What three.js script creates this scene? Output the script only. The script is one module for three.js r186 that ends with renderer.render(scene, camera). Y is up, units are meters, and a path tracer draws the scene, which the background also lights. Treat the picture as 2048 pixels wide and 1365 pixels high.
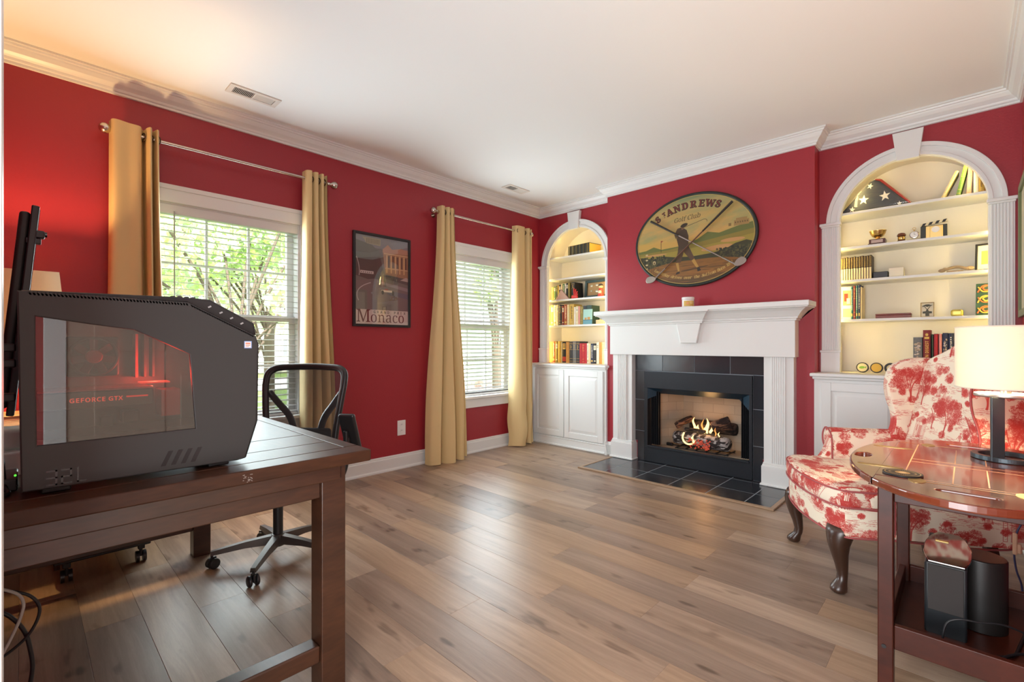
import * as THREE from 'three';
import { RoundedBoxGeometry } from 'three/addons/geometries/RoundedBoxGeometry.js';
import { mergeGeometries, mergeVertices, toCreasedNormals } from 'three/addons/utils/BufferGeometryUtils.js';
import { RectAreaLightUniformsLib } from 'three/addons/lights/RectAreaLightUniformsLib.js';

// ---------------------------------------------------------------- camera, sky, sun, large lights, exposure
const scene = new THREE.Scene();
const renderer = new THREE.WebGLRenderer({ antialias: true });
renderer.toneMapping = THREE.LinearToneMapping;
renderer.toneMappingExposure = 1.13;
renderer.shadowMap.enabled = true;
RectAreaLightUniformsLib.init();

const YAW = 43.98 * Math.PI / 180;
const camera = new THREE.PerspectiveCamera(2 * Math.atan(682.5 / 944) * 180 / Math.PI, 2048 / 1365, 0.05, 200);
camera.position.set(3.685, 1.117, 4.297);
camera.lookAt(3.685 - Math.sin(YAW), 1.117, 4.297 - Math.cos(YAW));
camera.setViewOffset(2048, 1365, 0, -7, 2048, 1365);
scene.add(camera);

scene.background = new THREE.Color(0.86, 0.93, 1.0);
scene.backgroundIntensity = 6.0;

const sun = new THREE.DirectionalLight(new THREE.Color(1, 0.96, 0.88), 14.0);
sun.position.set(9, 14, 5); sun.target.position.set(-7, 0, 0);
sun.castShadow = true; sun.shadow.mapSize.set(2048, 2048); sun.shadow.bias = -0.0005;
Object.assign(sun.shadow.camera, { left: -16, right: 16, top: 16, bottom: -16, near: 1, far: 60 });
scene.add(sun, sun.target);

function areaLight(name, color, intensity, w, h, pos, to) {
  const l = new THREE.RectAreaLight(new THREE.Color(...color), intensity, w, h);
  l.name = name; l.position.set(...pos); l.lookAt(...to); scene.add(l); return l;
}
function pointLight(name, color, intensity, pos, radius = 1) {
  const l = new THREE.PointLight(new THREE.Color(...color), intensity);
  l.name = name; l.position.set(...pos); l.castShadow = true; l.shadow.radius = radius; l.shadow.bias = -0.002; scene.add(l); return l;
}
// daylight entering through the two windows, and through the cased opening behind the camera
areaLight('daylight_window_1', [0.80, 0.93, 1.0], 7.5, 0.88, 1.40, [0.012, 1.31, 3.28], [2, 1.25, 3.28]);
areaLight('daylight_window_2', [0.80, 0.93, 1.0], 7.5, 0.88, 1.40, [0.012, 1.31, 0.944], [2, 1.25, 0.944]);
areaLight('daylight_opening', [0.93, 0.97, 1.0], 10, 0.94, 2.0, [3.40, 1.08, 4.52], [3.4, 1.3, 0]);

// ---------------------------------------------------------------- helpers
const rngOf = (s) => () => { s |= 0; s = s + 0x6D2B79F5 | 0; let t = Math.imul(s ^ s >>> 15, 1 | s); t = t + Math.imul(t ^ t >>> 7, 61 | t) ^ t; return ((t ^ t >>> 14) >>> 0) / 4294967296; };
const V2 = (x, y) => new THREE.Vector2(x, y), V3 = (x, y, z) => new THREE.Vector3(x, y, z);
const hash2 = (x, y, s) => { let h = Math.imul(x | 0, 374761393) + Math.imul(y | 0, 668265263) + Math.imul(s | 0, 974634541) | 0; h = Math.imul(h ^ h >>> 13, 1274126177); return ((h ^ h >>> 16) >>> 0) / 4294967296; };
function vnoise(x, y, s, px = 0, py = 0) {
  const xi = Math.floor(x), yi = Math.floor(y), fx = x - xi, fy = y - yi, u = fx * fx * (3 - 2 * fx), v = fy * fy * (3 - 2 * fy);
  const W = (a, p) => p ? ((a % p) + p) % p : a;
  const h = (a, b) => hash2(W(a, px), W(b, py), s);
  return (h(xi, yi) * (1 - u) + h(xi + 1, yi) * u) * (1 - v) + (h(xi, yi + 1) * (1 - u) + h(xi + 1, yi + 1) * u) * v;
}
function fbm(x, y, s, oct = 4, px = 0, py = 0) { let a = 0.5, r = 0, n = 0; for (let i = 0; i < oct; i++) { r += a * vnoise(x, y, s + i * 17, px, py); n += a; a *= 0.5; x *= 2; y *= 2; px *= 2; py *= 2; } return r / n; }
const lerp = (a, b, t) => a + (b - a) * t, clamp = (x, a = 0, b = 1) => Math.min(b, Math.max(a, x)), smooth = (a, b, x) => { const t = clamp((x - a) / (b - a)); return t * t * (3 - 2 * t); };

function dataTex(w, h, fn, srgb = true, rep = null) {
  const d = new Uint8Array(w * h * 4);
  for (let y = 0; y < h; y++) for (let x = 0; x < w; x++) { const c = fn(x / w, y / h, x, y), i = (y * w + x) * 4; d[i] = clamp(c[0]) * 255; d[i + 1] = clamp(c[1]) * 255; d[i + 2] = clamp(c[2]) * 255; d[i + 3] = 255; }
  const t = new THREE.DataTexture(d, w, h, THREE.RGBAFormat);
  t.magFilter = THREE.LinearFilter; t.minFilter = THREE.LinearMipmapLinearFilter; t.generateMipmaps = true;
  t.wrapS = t.wrapT = THREE.RepeatWrapping; if (srgb) t.colorSpace = THREE.SRGBColorSpace; if (rep) t.repeat.set(...rep); t.needsUpdate = true; return t;
}
function canvasTex(w, h, draw, wrap = false) {
  const c = document.createElement('canvas'); c.width = w; c.height = h; draw(c.getContext('2d'), w, h);
  const t = new THREE.CanvasTexture(c); t.colorSpace = THREE.SRGBColorSpace; if (wrap) t.wrapS = t.wrapT = THREE.RepeatWrapping; return t;
}
const std = (color, roughness = 0.6, extra = {}) => new THREE.MeshStandardMaterial({ color, roughness, ...extra });
const phys = (color, roughness = 0.6, extra = {}) => new THREE.MeshPhysicalMaterial({ color, roughness, ...extra });
const LIN = (r, g, b) => new THREE.Color().setRGB(r, g, b);

// geometry: every helper returns a non-indexed geometry with position, normal and uv in metres
function clean(g) {
  if (g.index) g = g.toNonIndexed();
  for (const k of Object.keys(g.attributes)) if (!['position', 'normal', 'uv'].includes(k)) g.deleteAttribute(k);
  if (!g.attributes.uv) g.setAttribute('uv', new THREE.BufferAttribute(new Float32Array(g.attributes.position.count * 2), 2));
  g.clearGroups(); return g;
}
function boxUV(g, s = 1, ox = 0, oy = 0) {
  const p = g.attributes.position, n = g.attributes.normal, uv = g.attributes.uv;
  for (let i = 0; i < p.count; i += 3) {
    let nx = 0, ny = 0, nz = 0;
    for (let k = 0; k < 3; k++) { nx += n.getX(i + k); ny += n.getY(i + k); nz += n.getZ(i + k); }
    nx = Math.abs(nx); ny = Math.abs(ny); nz = Math.abs(nz);
    for (let k = 0; k < 3; k++) {
      const X = p.getX(i + k), Y = p.getY(i + k), Z = p.getZ(i + k);
      if (ny >= nx && ny >= nz) uv.setXY(i + k, X * s + ox, Z * s + oy); else if (nx >= nz) uv.setXY(i + k, Z * s + ox, Y * s + oy); else uv.setXY(i + k, X * s + ox, Y * s + oy);
    }
  }
  return g;
}
const B = (x0, x1, y0, y1, z0, z1) => clean(new THREE.BoxGeometry(x1 - x0, y1 - y0, z1 - z0).translate((x0 + x1) / 2, (y0 + y1) / 2, (z0 + z1) / 2));
const RB = (x0, x1, y0, y1, z0, z1, r = 0.004, seg = 2) => clean(new RoundedBoxGeometry(x1 - x0, y1 - y0, z1 - z0, seg, Math.min(r, (x1 - x0) / 2.01, (y1 - y0) / 2.01, (z1 - z0) / 2.01)).translate((x0 + x1) / 2, (y0 + y1) / 2, (z0 + z1) / 2));
const CYL = (r0, r1, h, seg = 20) => clean(new THREE.CylinderGeometry(r0, r1, h, seg));
const SPH = (r, a = 20, b = 14) => clean(new THREE.SphereGeometry(r, a, b));
const LATHE = (pts, seg = 28) => clean(new THREE.LatheGeometry(pts.map((p) => V2(...p)), seg));
const TUBE = (pts, r, seg = 40, rad = 8, closed = false) => clean(new THREE.TubeGeometry(new THREE.CatmullRomCurve3(pts.map((p) => V3(...p)), closed), seg, r, rad, closed));
const TOR = (R, r, a = 10, b = 28) => clean(new THREE.TorusGeometry(R, r, a, b));
const shapeOf = (pts) => new THREE.Shape(pts.map((p) => V2(...p)));
function EX(shape, depth, bevel = 0, seg = 2, curve = 12) {
  return clean(new THREE.ExtrudeGeometry(shape, { depth: Math.max(1e-4, depth - 2 * bevel), bevelEnabled: bevel > 0, bevelThickness: bevel, bevelSize: bevel, bevelOffset: -bevel, bevelSegments: seg, curveSegments: curve }).translate(0, 0, bevel));
}
// four pieces of a rectangular frame, butted without overlap
const FRAME4 = (x0, x1, y0, y1, e, z0, z1, r = 0.002) => [RB(x0, x0 + e, y0, y1, z0, z1, r), RB(x1 - e, x1, y0, y1, z0, z1, r), RB(x0 + e, x1 - e, y0, y0 + e, z0, z1, r), RB(x0 + e, x1 - e, y1 - e, y1, z0, z1, r)];
function MIRROR(g) { g = g.scale(-1, 1, 1); for (const k of ['position', 'normal', 'uv']) { const at = g.attributes[k], z = at.itemSize; for (let i = 0; i < at.count; i += 3) for (let c = 0; c < z; c++) { const t = at.array[(i + 1) * z + c]; at.array[(i + 1) * z + c] = at.array[(i + 2) * z + c]; at.array[(i + 2) * z + c] = t; } } return g; }
const MG = (...gs) => mergeGeometries(gs.flat().map(clean));
const softened = (g, a = 0.6) => clean(toCreasedNormals(g, a));
// (length along a to b) a round or tapered bar
function BAR(a, b, r0, r1 = r0, seg = 12) {
  const A = V3(...a), Bv = V3(...b), d = Bv.clone().sub(A), L = d.length();
  const g = CYL(r1, r0, L, seg).translate(0, L / 2, 0);
  return g.applyQuaternion(new THREE.Quaternion().setFromUnitVectors(V3(0, 1, 0), d.normalize())).translate(...a);
}
// rectangular bar between two points, w across (horizontal), h up
function PLANKBAR(a, b, w, h, r = 0.003) {
  const A = V3(...a), Bv = V3(...b), d = Bv.clone().sub(A), L = d.length();
  const g = RB(-w / 2, w / 2, -h / 2, h / 2, 0, L, r);
  const m = new THREE.Matrix4().lookAt(Bv, A, Math.abs(d.y / L) > 0.95 ? V3(0, 0, 1) : V3(0, 1, 0));
  return g.applyMatrix4(m).translate(...a);
}
// moulding: profile [out, y] swept along a path of [x, z] with mitred corners; the room lies to the left of the direction of travel
function SWEEP(path, profile, closed = false) {
  const n = path.length, off = [];
  for (let i = 0; i < n; i++) {
    const seg = (a, b) => { const dx = path[b][0] - path[a][0], dz = path[b][1] - path[a][1], l = Math.hypot(dx, dz); return [-dz / l, dx / l]; };
    const prev = i > 0 ? seg(i - 1, i) : closed ? seg(n - 1, 0) : null, next = i < n - 1 ? seg(i, i + 1) : closed ? seg(n - 1, 0) : null;
    const a = prev || next, b = next || prev, k = 1 + a[0] * b[0] + a[1] * b[1];
    off.push([(a[0] + b[0]) / k, (a[1] + b[1]) / k]);
  }
  const pos = [], uv = [], P = (i, j) => [path[i][0] + off[i][0] * profile[j][0], profile[j][1], path[i][1] + off[i][1] * profile[j][0]];
  for (let i = 0; i < n - (closed ? 0 : 1); i++) for (let j = 0; j < profile.length - 1; j++) {
    const k = (i + 1) % n, a = P(i, j), b = P(k, j), c = P(k, j + 1), d = P(i, j + 1);
    pos.push(...a, ...b, ...c, ...a, ...c, ...d); uv.push(0, 0, 1, 0, 1, 1, 0, 0, 1, 1, 0, 1);
  }
  if (!closed) for (const i of [0, n - 1]) for (let j = 1; j < profile.length - 1; j++) { const t = [P(i, 0), P(i, j), P(i, j + 1)]; if (i) t.reverse(); pos.push(...t.flat()); uv.push(0, 0, 1, 0, 1, 1); }
  const g = new THREE.BufferGeometry();
  g.setAttribute('position', new THREE.Float32BufferAttribute(pos, 3)); g.setAttribute('uv', new THREE.Float32BufferAttribute(uv, 2)); g.computeVertexNormals(); return g;
}
// a curved sheet with thickness, from f(u, v) -> Vector3
function SHEET(f, nu, nv, th = 0.003) {
  const P = [], N = [], idx = (i, j) => i * (nv + 1) + j;
  for (let i = 0; i <= nu; i++) for (let j = 0; j <= nv; j++) P.push(f(i / nu, j / nv));
  for (let i = 0; i <= nu; i++) for (let j = 0; j <= nv; j++) {
    const a = P[idx(Math.min(i + 1, nu), j)].clone().sub(P[idx(Math.max(i - 1, 0), j)]), b = P[idx(i, Math.min(j + 1, nv))].clone().sub(P[idx(i, Math.max(j - 1, 0))]);
    N.push(a.cross(b).normalize());
  }
  const pos = [], nor = [], uv = [], ind = [];
  for (const s of [1, -1]) for (let k = 0; k < P.length; k++) { const p = P[k].clone().addScaledVector(N[k], s * th / 2); pos.push(p.x, p.y, p.z); nor.push(N[k].x * s, N[k].y * s, N[k].z * s); uv.push(Math.floor(k / (nv + 1)) / nu, (k % (nv + 1)) / nv); }
  const o = P.length;
  for (let i = 0; i < nu; i++) for (let j = 0; j < nv; j++) { const a = idx(i, j), b = idx(i + 1, j), c = idx(i + 1, j + 1), d = idx(i, j + 1); ind.push(a, b, c, a, c, d, o + a, o + c, o + b, o + a, o + d, o + c); }
  const edge = (a, b) => ind.push(a, o + b, b, a, o + a, o + b);
  for (let i = 0; i < nu; i++) { edge(idx(i, 0), idx(i + 1, 0)); edge(idx(i + 1, nv), idx(i, nv)); }
  for (let j = 0; j < nv; j++) { edge(idx(0, j + 1), idx(0, j)); edge(idx(nu, j), idx(nu, j + 1)); }
  const g = new THREE.BufferGeometry();
  g.setAttribute('position', new THREE.Float32BufferAttribute(pos, 3)); g.setAttribute('normal', new THREE.Float32BufferAttribute(nor, 3)); g.setAttribute('uv', new THREE.Float32BufferAttribute(uv, 2)); g.setIndex(ind);
  return clean(g);
}
// a solid lofted through rings of points (each ring: array of Vector3, same count), capped at both ends
function LOFT(rings, caps = true) {
  const m = rings[0].length, pos = [], ind = [];
  rings.forEach((r) => r.forEach((p) => pos.push(p.x, p.y, p.z)));
  for (let i = 0; i < rings.length - 1; i++) for (let j = 0; j < m; j++) { const a = i * m + j, b = i * m + (j + 1) % m, c = a + m, d = b + m; ind.push(a, b, d, a, d, c); }
  if (caps) for (const i of [0, rings.length - 1]) {
    const c = pos.length / 3, q = rings[i].reduce((s, p) => s.add(p), V3(0, 0, 0)).multiplyScalar(1 / m); pos.push(q.x, q.y, q.z);
    for (let j = 0; j < m; j++) { const a = i * m + j, b = i * m + (j + 1) % m; if (i) ind.push(c, a, b); else ind.push(c, b, a); }
  }
  const g = new THREE.BufferGeometry(); g.setAttribute('position', new THREE.Float32BufferAttribute(pos, 3)); g.setIndex(ind); g.computeVertexNormals();
  return clean(g);
}

// objects
const taken = {};
function numbered(n) { const k = taken[n] = (taken[n] ?? -1) + 1; return k ? n + '_' + String(k).padStart(3, '0') : n; }
function mesh(g, m) { const o = new THREE.Mesh(g, m); o.castShadow = o.receiveShadow = true; return o; }
function part(parent, name, gs, m, label) {
  const o = mesh(Array.isArray(gs) ? (gs.length > 1 ? MG(gs) : clean(gs[0])) : clean(gs), m);
  o.name = name; if (label) o.userData.label = label; parent.add(o); return o;
}
function thing(name, label, category, { pos = [0, 0, 0], turn = 0, group, kind } = {}) {
  const o = new THREE.Group(); o.name = numbered(name); o.position.set(...pos); o.rotation.y = turn;
  o.userData = { label, category }; if (group) o.userData.group = group; if (kind) o.userData.kind = kind;
  scene.add(o); return o;
}
function solo(name, label, category, gs, m, opt = {}) {
  const o = mesh(Array.isArray(gs) ? (gs.length > 1 ? MG(gs) : clean(gs[0])) : clean(gs), m);
  o.name = numbered(name); o.userData = { label, category }; if (opt.group) o.userData.group = opt.group; if (opt.kind) o.userData.kind = opt.kind;
  if (opt.pos) o.position.set(...opt.pos); if (opt.turn) o.rotation.y = opt.turn; scene.add(o); return o;
}
const struct = (name, label, category, gs, m) => solo(name, label, category, gs, m, { kind: 'structure' });

// ---------------------------------------------------------------- shared materials
function woodTex(w, h, A, Bc, seed, { stretch = 14, across = 10, knots = 0, contrast = 1, pore = 0.25 } = {}) {
  const R = rngOf(seed), K = Array.from({ length: knots }, () => [R(), R(), 0.03 + 0.05 * R()]);
  return dataTex(w, h, (u, v) => {
    let wob = fbm(u * 4, v * 3, seed, 3, 4, 3) * 1.6, y = v * across + wob;
    for (const [ku, kv, kr] of K) { const d = Math.hypot((u - ku) * 4, v - kv); y += 1.2 * Math.exp(-d * d / (kr * kr * 8)); }
    const g = fbm(u * stretch * 0.35, y, seed + 5, 4), f = vnoise(u * stretch * 3, v * across * 16, seed + 9), lines = 0.5 + 0.5 * Math.sin(y * 5 + g * 7);
    let t = clamp(0.15 + contrast * (0.45 * g + 0.25 * lines * g) + pore * (f - 0.5) * 0.7);
    for (const [ku, kv, kr] of K) { const d = Math.hypot((u - ku) * 4, v - kv); t += 0.5 * Math.exp(-d * d / (kr * kr)); }
    t = clamp(t); return [lerp(A[0], Bc[0], t), lerp(A[1], Bc[1], t), lerp(A[2], Bc[2], t)];
  });
}
const rgb = (r, g, b) => [r / 255, g / 255, b / 255];
const paintBump = dataTex(256, 256, (u, v) => { const n = fbm(u * 64, v * 64, 3, 2, 64, 64); return [n, n, n]; }, false);
const orangePeel = (rep) => { const t = paintBump.clone(); t.repeat.set(rep, rep); t.needsUpdate = true; return t; };
const M = {};
M.red = std(LIN(0.335, 0.021, 0.033), 0.45, { bumpMap: orangePeel(2), bumpScale: 0.0004 });
M.ceil = std(LIN(0.85, 0.865, 0.835), 0.9);
M.trim = std(LIN(0.76, 0.775, 0.755), 0.35);
M.cab = std(LIN(0.76, 0.775, 0.755), 0.4);
M.niche = std(LIN(0.80, 0.765, 0.68), 0.6);
M.metalDark = std(LIN(0.02, 0.022, 0.025), 0.45, { metalness: 0.3 });
M.black = std(LIN(0.012, 0.012, 0.013), 0.5);
M.plasticBlack = std(LIN(0.016, 0.016, 0.018), 0.35);
M.nickel = std(LIN(0.62, 0.57, 0.50), 0.25, { metalness: 1 });
M.brass = std(LIN(0.72, 0.52, 0.20), 0.28, { metalness: 1 });
M.white = std(LIN(0.82, 0.81, 0.79), 0.5);
M.paper = std(LIN(0.80, 0.74, 0.58), 0.9);
M.glass = phys(0xffffff, 0.0, { transmission: 1, thickness: 0, ior: 1.5 });
// ================================================================ STRUCTURE
const RW = 3.93, RZ = 4.45, CH = 2.72;                     // room: x 0..RW, z 0..RZ, ceiling height
const W = [{ z0: 2.82, z1: 3.74 }, { z0: 0.487, z1: 1.40 }], WY0 = 0.585, WY1 = 2.035;   // window openings in the left wall

// floor: a slab with single planks on it, running along the fireplace wall
{
  const floor = thing('floor', 'wood plank floor in warm grey brown', 'floor', { kind: 'structure' });
  part(floor, 'subfloor', B(-0.15, RW + 0.12, -0.16, -0.012, -0.6, RZ + 1.2), std(LIN(0.12, 0.085, 0.065), 0.9));
  const floorTex = (a, b, s) => dataTex(1024, 256, (u, v) => {       // soft long streaks, fine pores and a few dark elongated knots
    const w = fbm(u * 3, v * 2, s, 3, 3, 2), broad = fbm(u * 2 + w, v * 5 + w * 2, s + 3, 3), mid = fbm(u * 5, v * 22 + w * 5, s + 7, 3), fine = vnoise(u * 60, v * 110, s + 11);
    const knot = smooth(0.70, 0.86, fbm(u * 7, v * 3, s + 19, 3)) * (0.5 + 0.5 * mid);
    const t = clamp(0.30 + 0.55 * (broad - 0.5) + 0.26 * (mid - 0.5) + 0.10 * (fine - 0.5) + 0.7 * knot);
    return [0, 1, 2].map((k) => lerp(a[k], b[k], t));
  });
  const tones = [[rgb(178, 152, 129), rgb(106, 85, 69)], [rgb(166, 143, 124), rgb(96, 78, 65)], [rgb(180, 152, 125), rgb(110, 86, 67)], [rgb(154, 131, 112), rgb(88, 71, 59)], [rgb(194, 170, 147), rgb(122, 100, 82)]];
  const mats = tones.map(([a, b], i) => std(0xffffff, 0.35, { map: floorTex(a, b, 100 + i * 13) }));
  mats.forEach((m) => { m.bumpMap = m.map; m.bumpScale = 0.0006; });
  const PW = 0.176, PL = 1.22, R = rngOf(77), geos = {};
  const plank = (w, l) => {
    const k = w.toFixed(3) + '_' + l.toFixed(3); if (geos[k]) return geos[k];
    const g = RB(0, l, -0.012, 0, 0, w, 0.0009, 1), p = g.attributes.position, uv = g.attributes.uv;
    for (let i = 0; i < p.count; i++) uv.setXY(i, p.getX(i) / PL, p.getZ(i) / PW);
    return geos[k] = g;
  };
  let row = 0;
  for (let z = 3.78 - 22 * PW; z < RZ + 0.6; z += PW, row++) {
    const za = Math.max(z, 0), zb = Math.min(z + PW, RZ + 0.6); if (zb - za < 0.01) continue;
    let x = -(((row * 0.47 + 0.31 * R()) % 1) * PL);
    while (x < RW) {
      const xa = Math.max(x, 0), xb = Math.min(x + PL, RW);
      if (xb - xa > 0.02) {
        const o = mesh(plank(zb - za - 0.0006, Math.round((xb - xa - 0.0012) * 200) / 200), mats[Math.floor(R() * 5)]);
        o.name = 'plank'; o.position.set(xa, 0, za); floor.add(o);
      }
      x += PL;
    }
  }
}
struct('ceiling', 'smooth off-white ceiling of the room', 'ceiling', B(-0.15, RW + 0.12, CH, CH + 0.13, -0.6, RZ + 1.2), M.ceil);

// left wall with two window openings
struct('wall_left', 'red painted wall with two curtained windows', 'wall', (() => {
  const x0 = -0.15, x1 = 0, out = [];
  out.push(B(x0, x1, 0, WY0, -0.6, RZ + 0.12), B(x0, x1, WY1, CH, -0.6, RZ + 0.12));
  for (const [a, b] of [[-0.6, W[1].z0], [W[1].z1, W[0].z0], [W[0].z1, RZ + 0.12]]) out.push(B(x0, x1, WY0, WY1, a, b));
  return out.map((g) => boxUV(g));
})(), M.red);

// fireplace wall: face with two arched openings and the firebox opening, the chimney breast, and an outer skin
const ARCH = [{ c: 0.526, o: 0.40 }, { c: 3.387, o: 0.40 }], SPRING = 2.03, COUNTER = 0.905;
const archPath = (P, c, r, y0, ys) => { P.moveTo(c - r, y0); P.lineTo(c + r, y0); P.lineTo(c + r, ys); P.absarc(c, ys, r, 0, Math.PI, false); P.lineTo(c - r, y0); return P; };
{
  const s = shapeOf([[0, 0], [RW, 0], [RW, CH], [0, CH]]);
  for (const a of ARCH) s.holes.push(archPath(new THREE.Path(), a.c, a.o, COUNTER - 0.02, SPRING));
  s.holes.push(new THREE.Path([V2(1.42, 0.0), V2(2.48, 0.0), V2(2.48, 0.92), V2(1.42, 0.92)]));
  const face = EX(s, 0.018, 0, 1, 40).translate(0, 0, -0.018);
  struct('wall_front', 'red painted fireplace wall around the arched niches', 'wall', [boxUV(face), B(-0.15, RW + 0.12, -0.16, CH, -0.66, -0.60)], M.red);
  const c = shapeOf([[1.043, 0], [2.857, 0], [2.857, CH], [1.043, CH]]);
  c.holes.push(new THREE.Path([V2(1.44, 0.002), V2(2.46, 0.002), V2(2.46, 0.90), V2(1.44, 0.90)]));
  struct('wall_chimney', 'red painted chimney breast above the mantel', 'wall', boxUV(EX(c, 0.157)), M.red);
}
struct('wall_right', 'red painted wall at the armchair side', 'wall', boxUV(B(RW, RW + 0.12, 0, CH, -0.6, RZ + 0.12)), M.red);
// back wall with a cased opening into the hall behind the camera
struct('wall_back', 'red painted wall behind the desk', 'wall', [B(-0.15, 2.93, 0, CH, RZ, RZ + 0.12), B(2.93, 3.87, 2.1, CH, RZ, RZ + 0.12), B(3.87, RW + 0.12, 0, CH, RZ, RZ + 0.12)].map((g) => boxUV(g)), M.red);
struct('wall_hall', 'white hall walls beyond the cased opening', 'wall', [B(2.6, 2.66, 0, CH, RZ + 0.12, RZ + 1.14), B(4.2, 4.26, -0.1, CH, RZ + 0.12, RZ + 1.14), B(2.6, 4.26, -0.1, CH + 0.1, RZ + 1.14, RZ + 1.2), B(RW + 0.1, 4.26, -0.16, -0.0, RZ, RZ + 1.2), B(RW + 0.1, 4.26, CH, CH + 0.1, RZ, RZ + 1.2)], M.ceil);
struct('trim_2', 'cream door casing at the edge of the cased opening', 'trim', RB(2.795, 2.86, 0, CH, 4.314, RZ, 0.004), M.trim);

// beige panelled door, mirrored in the computer's side window, standing on the wall beside the camera
{
  const d = thing('door_1', 'beige panelled door in white casing beside the cased opening', 'door', { kind: 'structure' }), x1 = RW - 0.001;
  part(d, 'casing', [RB(x1 - 0.022, x1, 0, 2.12, 3.22, 3.30, 0.004), RB(x1 - 0.022, x1, 0, 2.12, 4.15, 4.23, 0.004), RB(x1 - 0.022, x1, 2.04, 2.12, 3.30, 4.15, 0.004)], M.trim);
  const dm = std(LIN(0.50, 0.41, 0.32), 0.5);
  part(d, 'slab', RB(x1 - 0.012, x1, 0.005, 2.04, 3.30, 4.15, 0.002), dm);
  for (const [a, b, c, e] of [[0.2, 0.95, 3.40, 3.69], [0.2, 0.95, 3.76, 4.05], [1.08, 1.9, 3.40, 3.69], [1.08, 1.9, 3.76, 4.05]]) part(d, 'door_panel', RB(x1 - 0.018, x1 - 0.010, a, b, c, e, 0.004), dm);
}
// crown moulding
const crown = [[0, CH - 0.103], [0.012, CH - 0.101], [0.013, CH - 0.088], [0.02, CH - 0.085], [0.024, CH - 0.078], [0.026, CH - 0.072], [0.034, CH - 0.064], [0.048, CH - 0.052], [0.06, CH - 0.034], [0.064, CH - 0.026], [0.072, CH - 0.024], [0.076, CH - 0.014], [0.086, CH - 0.012], [0.086, CH - 0.0005], [0, CH - 0.0005]];
const roomPath = [[0, RZ], [0, 0], [1.043, 0], [1.043, 0.157], [2.857, 0.157], [2.857, 0], [RW, 0], [RW, RZ]];
struct('trim_1', 'white crown moulding running round the ceiling', 'trim', SWEEP([...roomPath.slice(0), [0, RZ]].slice(0, 8), crown, true), M.trim);
// baseboards
const baseP = [[0.03, 0], [0.03, 0.012], [0.022, 0.02], [0.016, 0.022], [0.016, 0.105], [0.012, 0.11], [0.011, 0.122], [0.004, 0.128], [0, 0.13], [0, 0]];
struct('baseboard_left', 'white baseboard below the windows', 'baseboard', SWEEP([[0, RZ], [0, 0.21]], baseP), M.trim);
struct('baseboard_chimney', 'short white baseboard beside the mantel legs', 'baseboard', [SWEEP([[1.043, 0.212], [1.043, 0.157], [1.155, 0.157]], baseP), SWEEP([[2.745, 0.157], [2.857, 0.157], [2.857, 0.212]], baseP)], M.trim);
struct('baseboard_right', 'white baseboard behind the armchair', 'baseboard', SWEEP([[RW, 0.22], [RW, RZ]], baseP), M.trim);

// ---------------------------------------------------------------- windows
W.forEach((w, k) => {
  const win = thing('window_' + (k + 1), k ? 'white double hung window next to the arched niche' : 'white double hung window behind the desk chair', 'window', { kind: 'structure' });
  const { z0, z1 } = w, C = 0.09;
  const prof = (a) => RB(...a, 0.004);
  part(win, 'head_casing', [prof([0, 0.02, WY1 - 0.005, WY1 + 0.105, z0 - C, z1 + C]), prof([0, 0.026, WY1 + 0.0755, WY1 + 0.1065, z0 - C - 0.0015, z1 + C + 0.0015])], M.trim);
  part(win, 'side_casing', [prof([0, 0.0195, WY0, WY1 - 0.005, z0 - C, z0 + 0.005])], M.trim);
  part(win, 'side_casing', [prof([0, 0.0195, WY0, WY1 - 0.005, z1 - 0.005, z1 + C])], M.trim);
  part(win, 'sill', RB(-0.12, 0.045, WY0 - 0.03, WY0, z0 - C - 0.02, z1 + C + 0.02, 0.008), M.trim);
  part(win, 'apron', RB(0, 0.018, WY0 - 0.12, WY0 - 0.03, z0 - C, z1 + C, 0.004), M.trim);
  part(win, 'jamb', [B(-0.15, 0, WY0, WY1, z0, z0 + 0.015), B(-0.15, 0, WY0, WY1, z1 - 0.015, z1), B(-0.15, 0, WY1 - 0.015, WY1, z0 + 0.015, z1 - 0.015)], M.trim);
  const mid = 1.31, sash = (y0, y1, x0, name, rows) => {
    const s = part(win, name, [B(x0, x0 + 0.035, y0, y0 + 0.045, z0 + 0.06, z1 - 0.06), B(x0, x0 + 0.035, y1 - 0.04, y1, z0 + 0.06, z1 - 0.06), B(x0, x0 + 0.035, y0, y1, z0 + 0.015, z0 + 0.06), B(x0, x0 + 0.035, y0, y1, z1 - 0.06, z1 - 0.015)], M.trim);
    const za = z0 + 0.06, zb = z1 - 0.06, ya = y0 + 0.045, yb = y1 - 0.04, cols = 3, dz = (zb - za) / cols, dy = (yb - ya) / rows;
    for (let i = 1; i < cols; i++) part(s, 'muntin', B(x0 + 0.008, x0 + 0.027, ya, yb, za + i * dz - 0.008, za + i * dz + 0.008), M.trim);
    for (let j = 1; j < rows; j++) part(s, 'muntin', B(x0 + 0.009, x0 + 0.026, ya + j * dy - 0.008, ya + j * dy + 0.008, za, zb), M.trim);
    const pane = new THREE.PlaneGeometry(zb - za, yb - ya).rotateY(Math.PI / 2).translate(x0 + 0.0175, (ya + yb) / 2, (za + zb) / 2);
    part(s, 'pane', pane, M.glass);
  };
  sash(mid - 0.02, WY1 - 0.015, -0.135, 'upper_sash', 2);
  sash(WY0, mid + 0.02, -0.1, 'lower_sash', 2);
});
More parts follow.
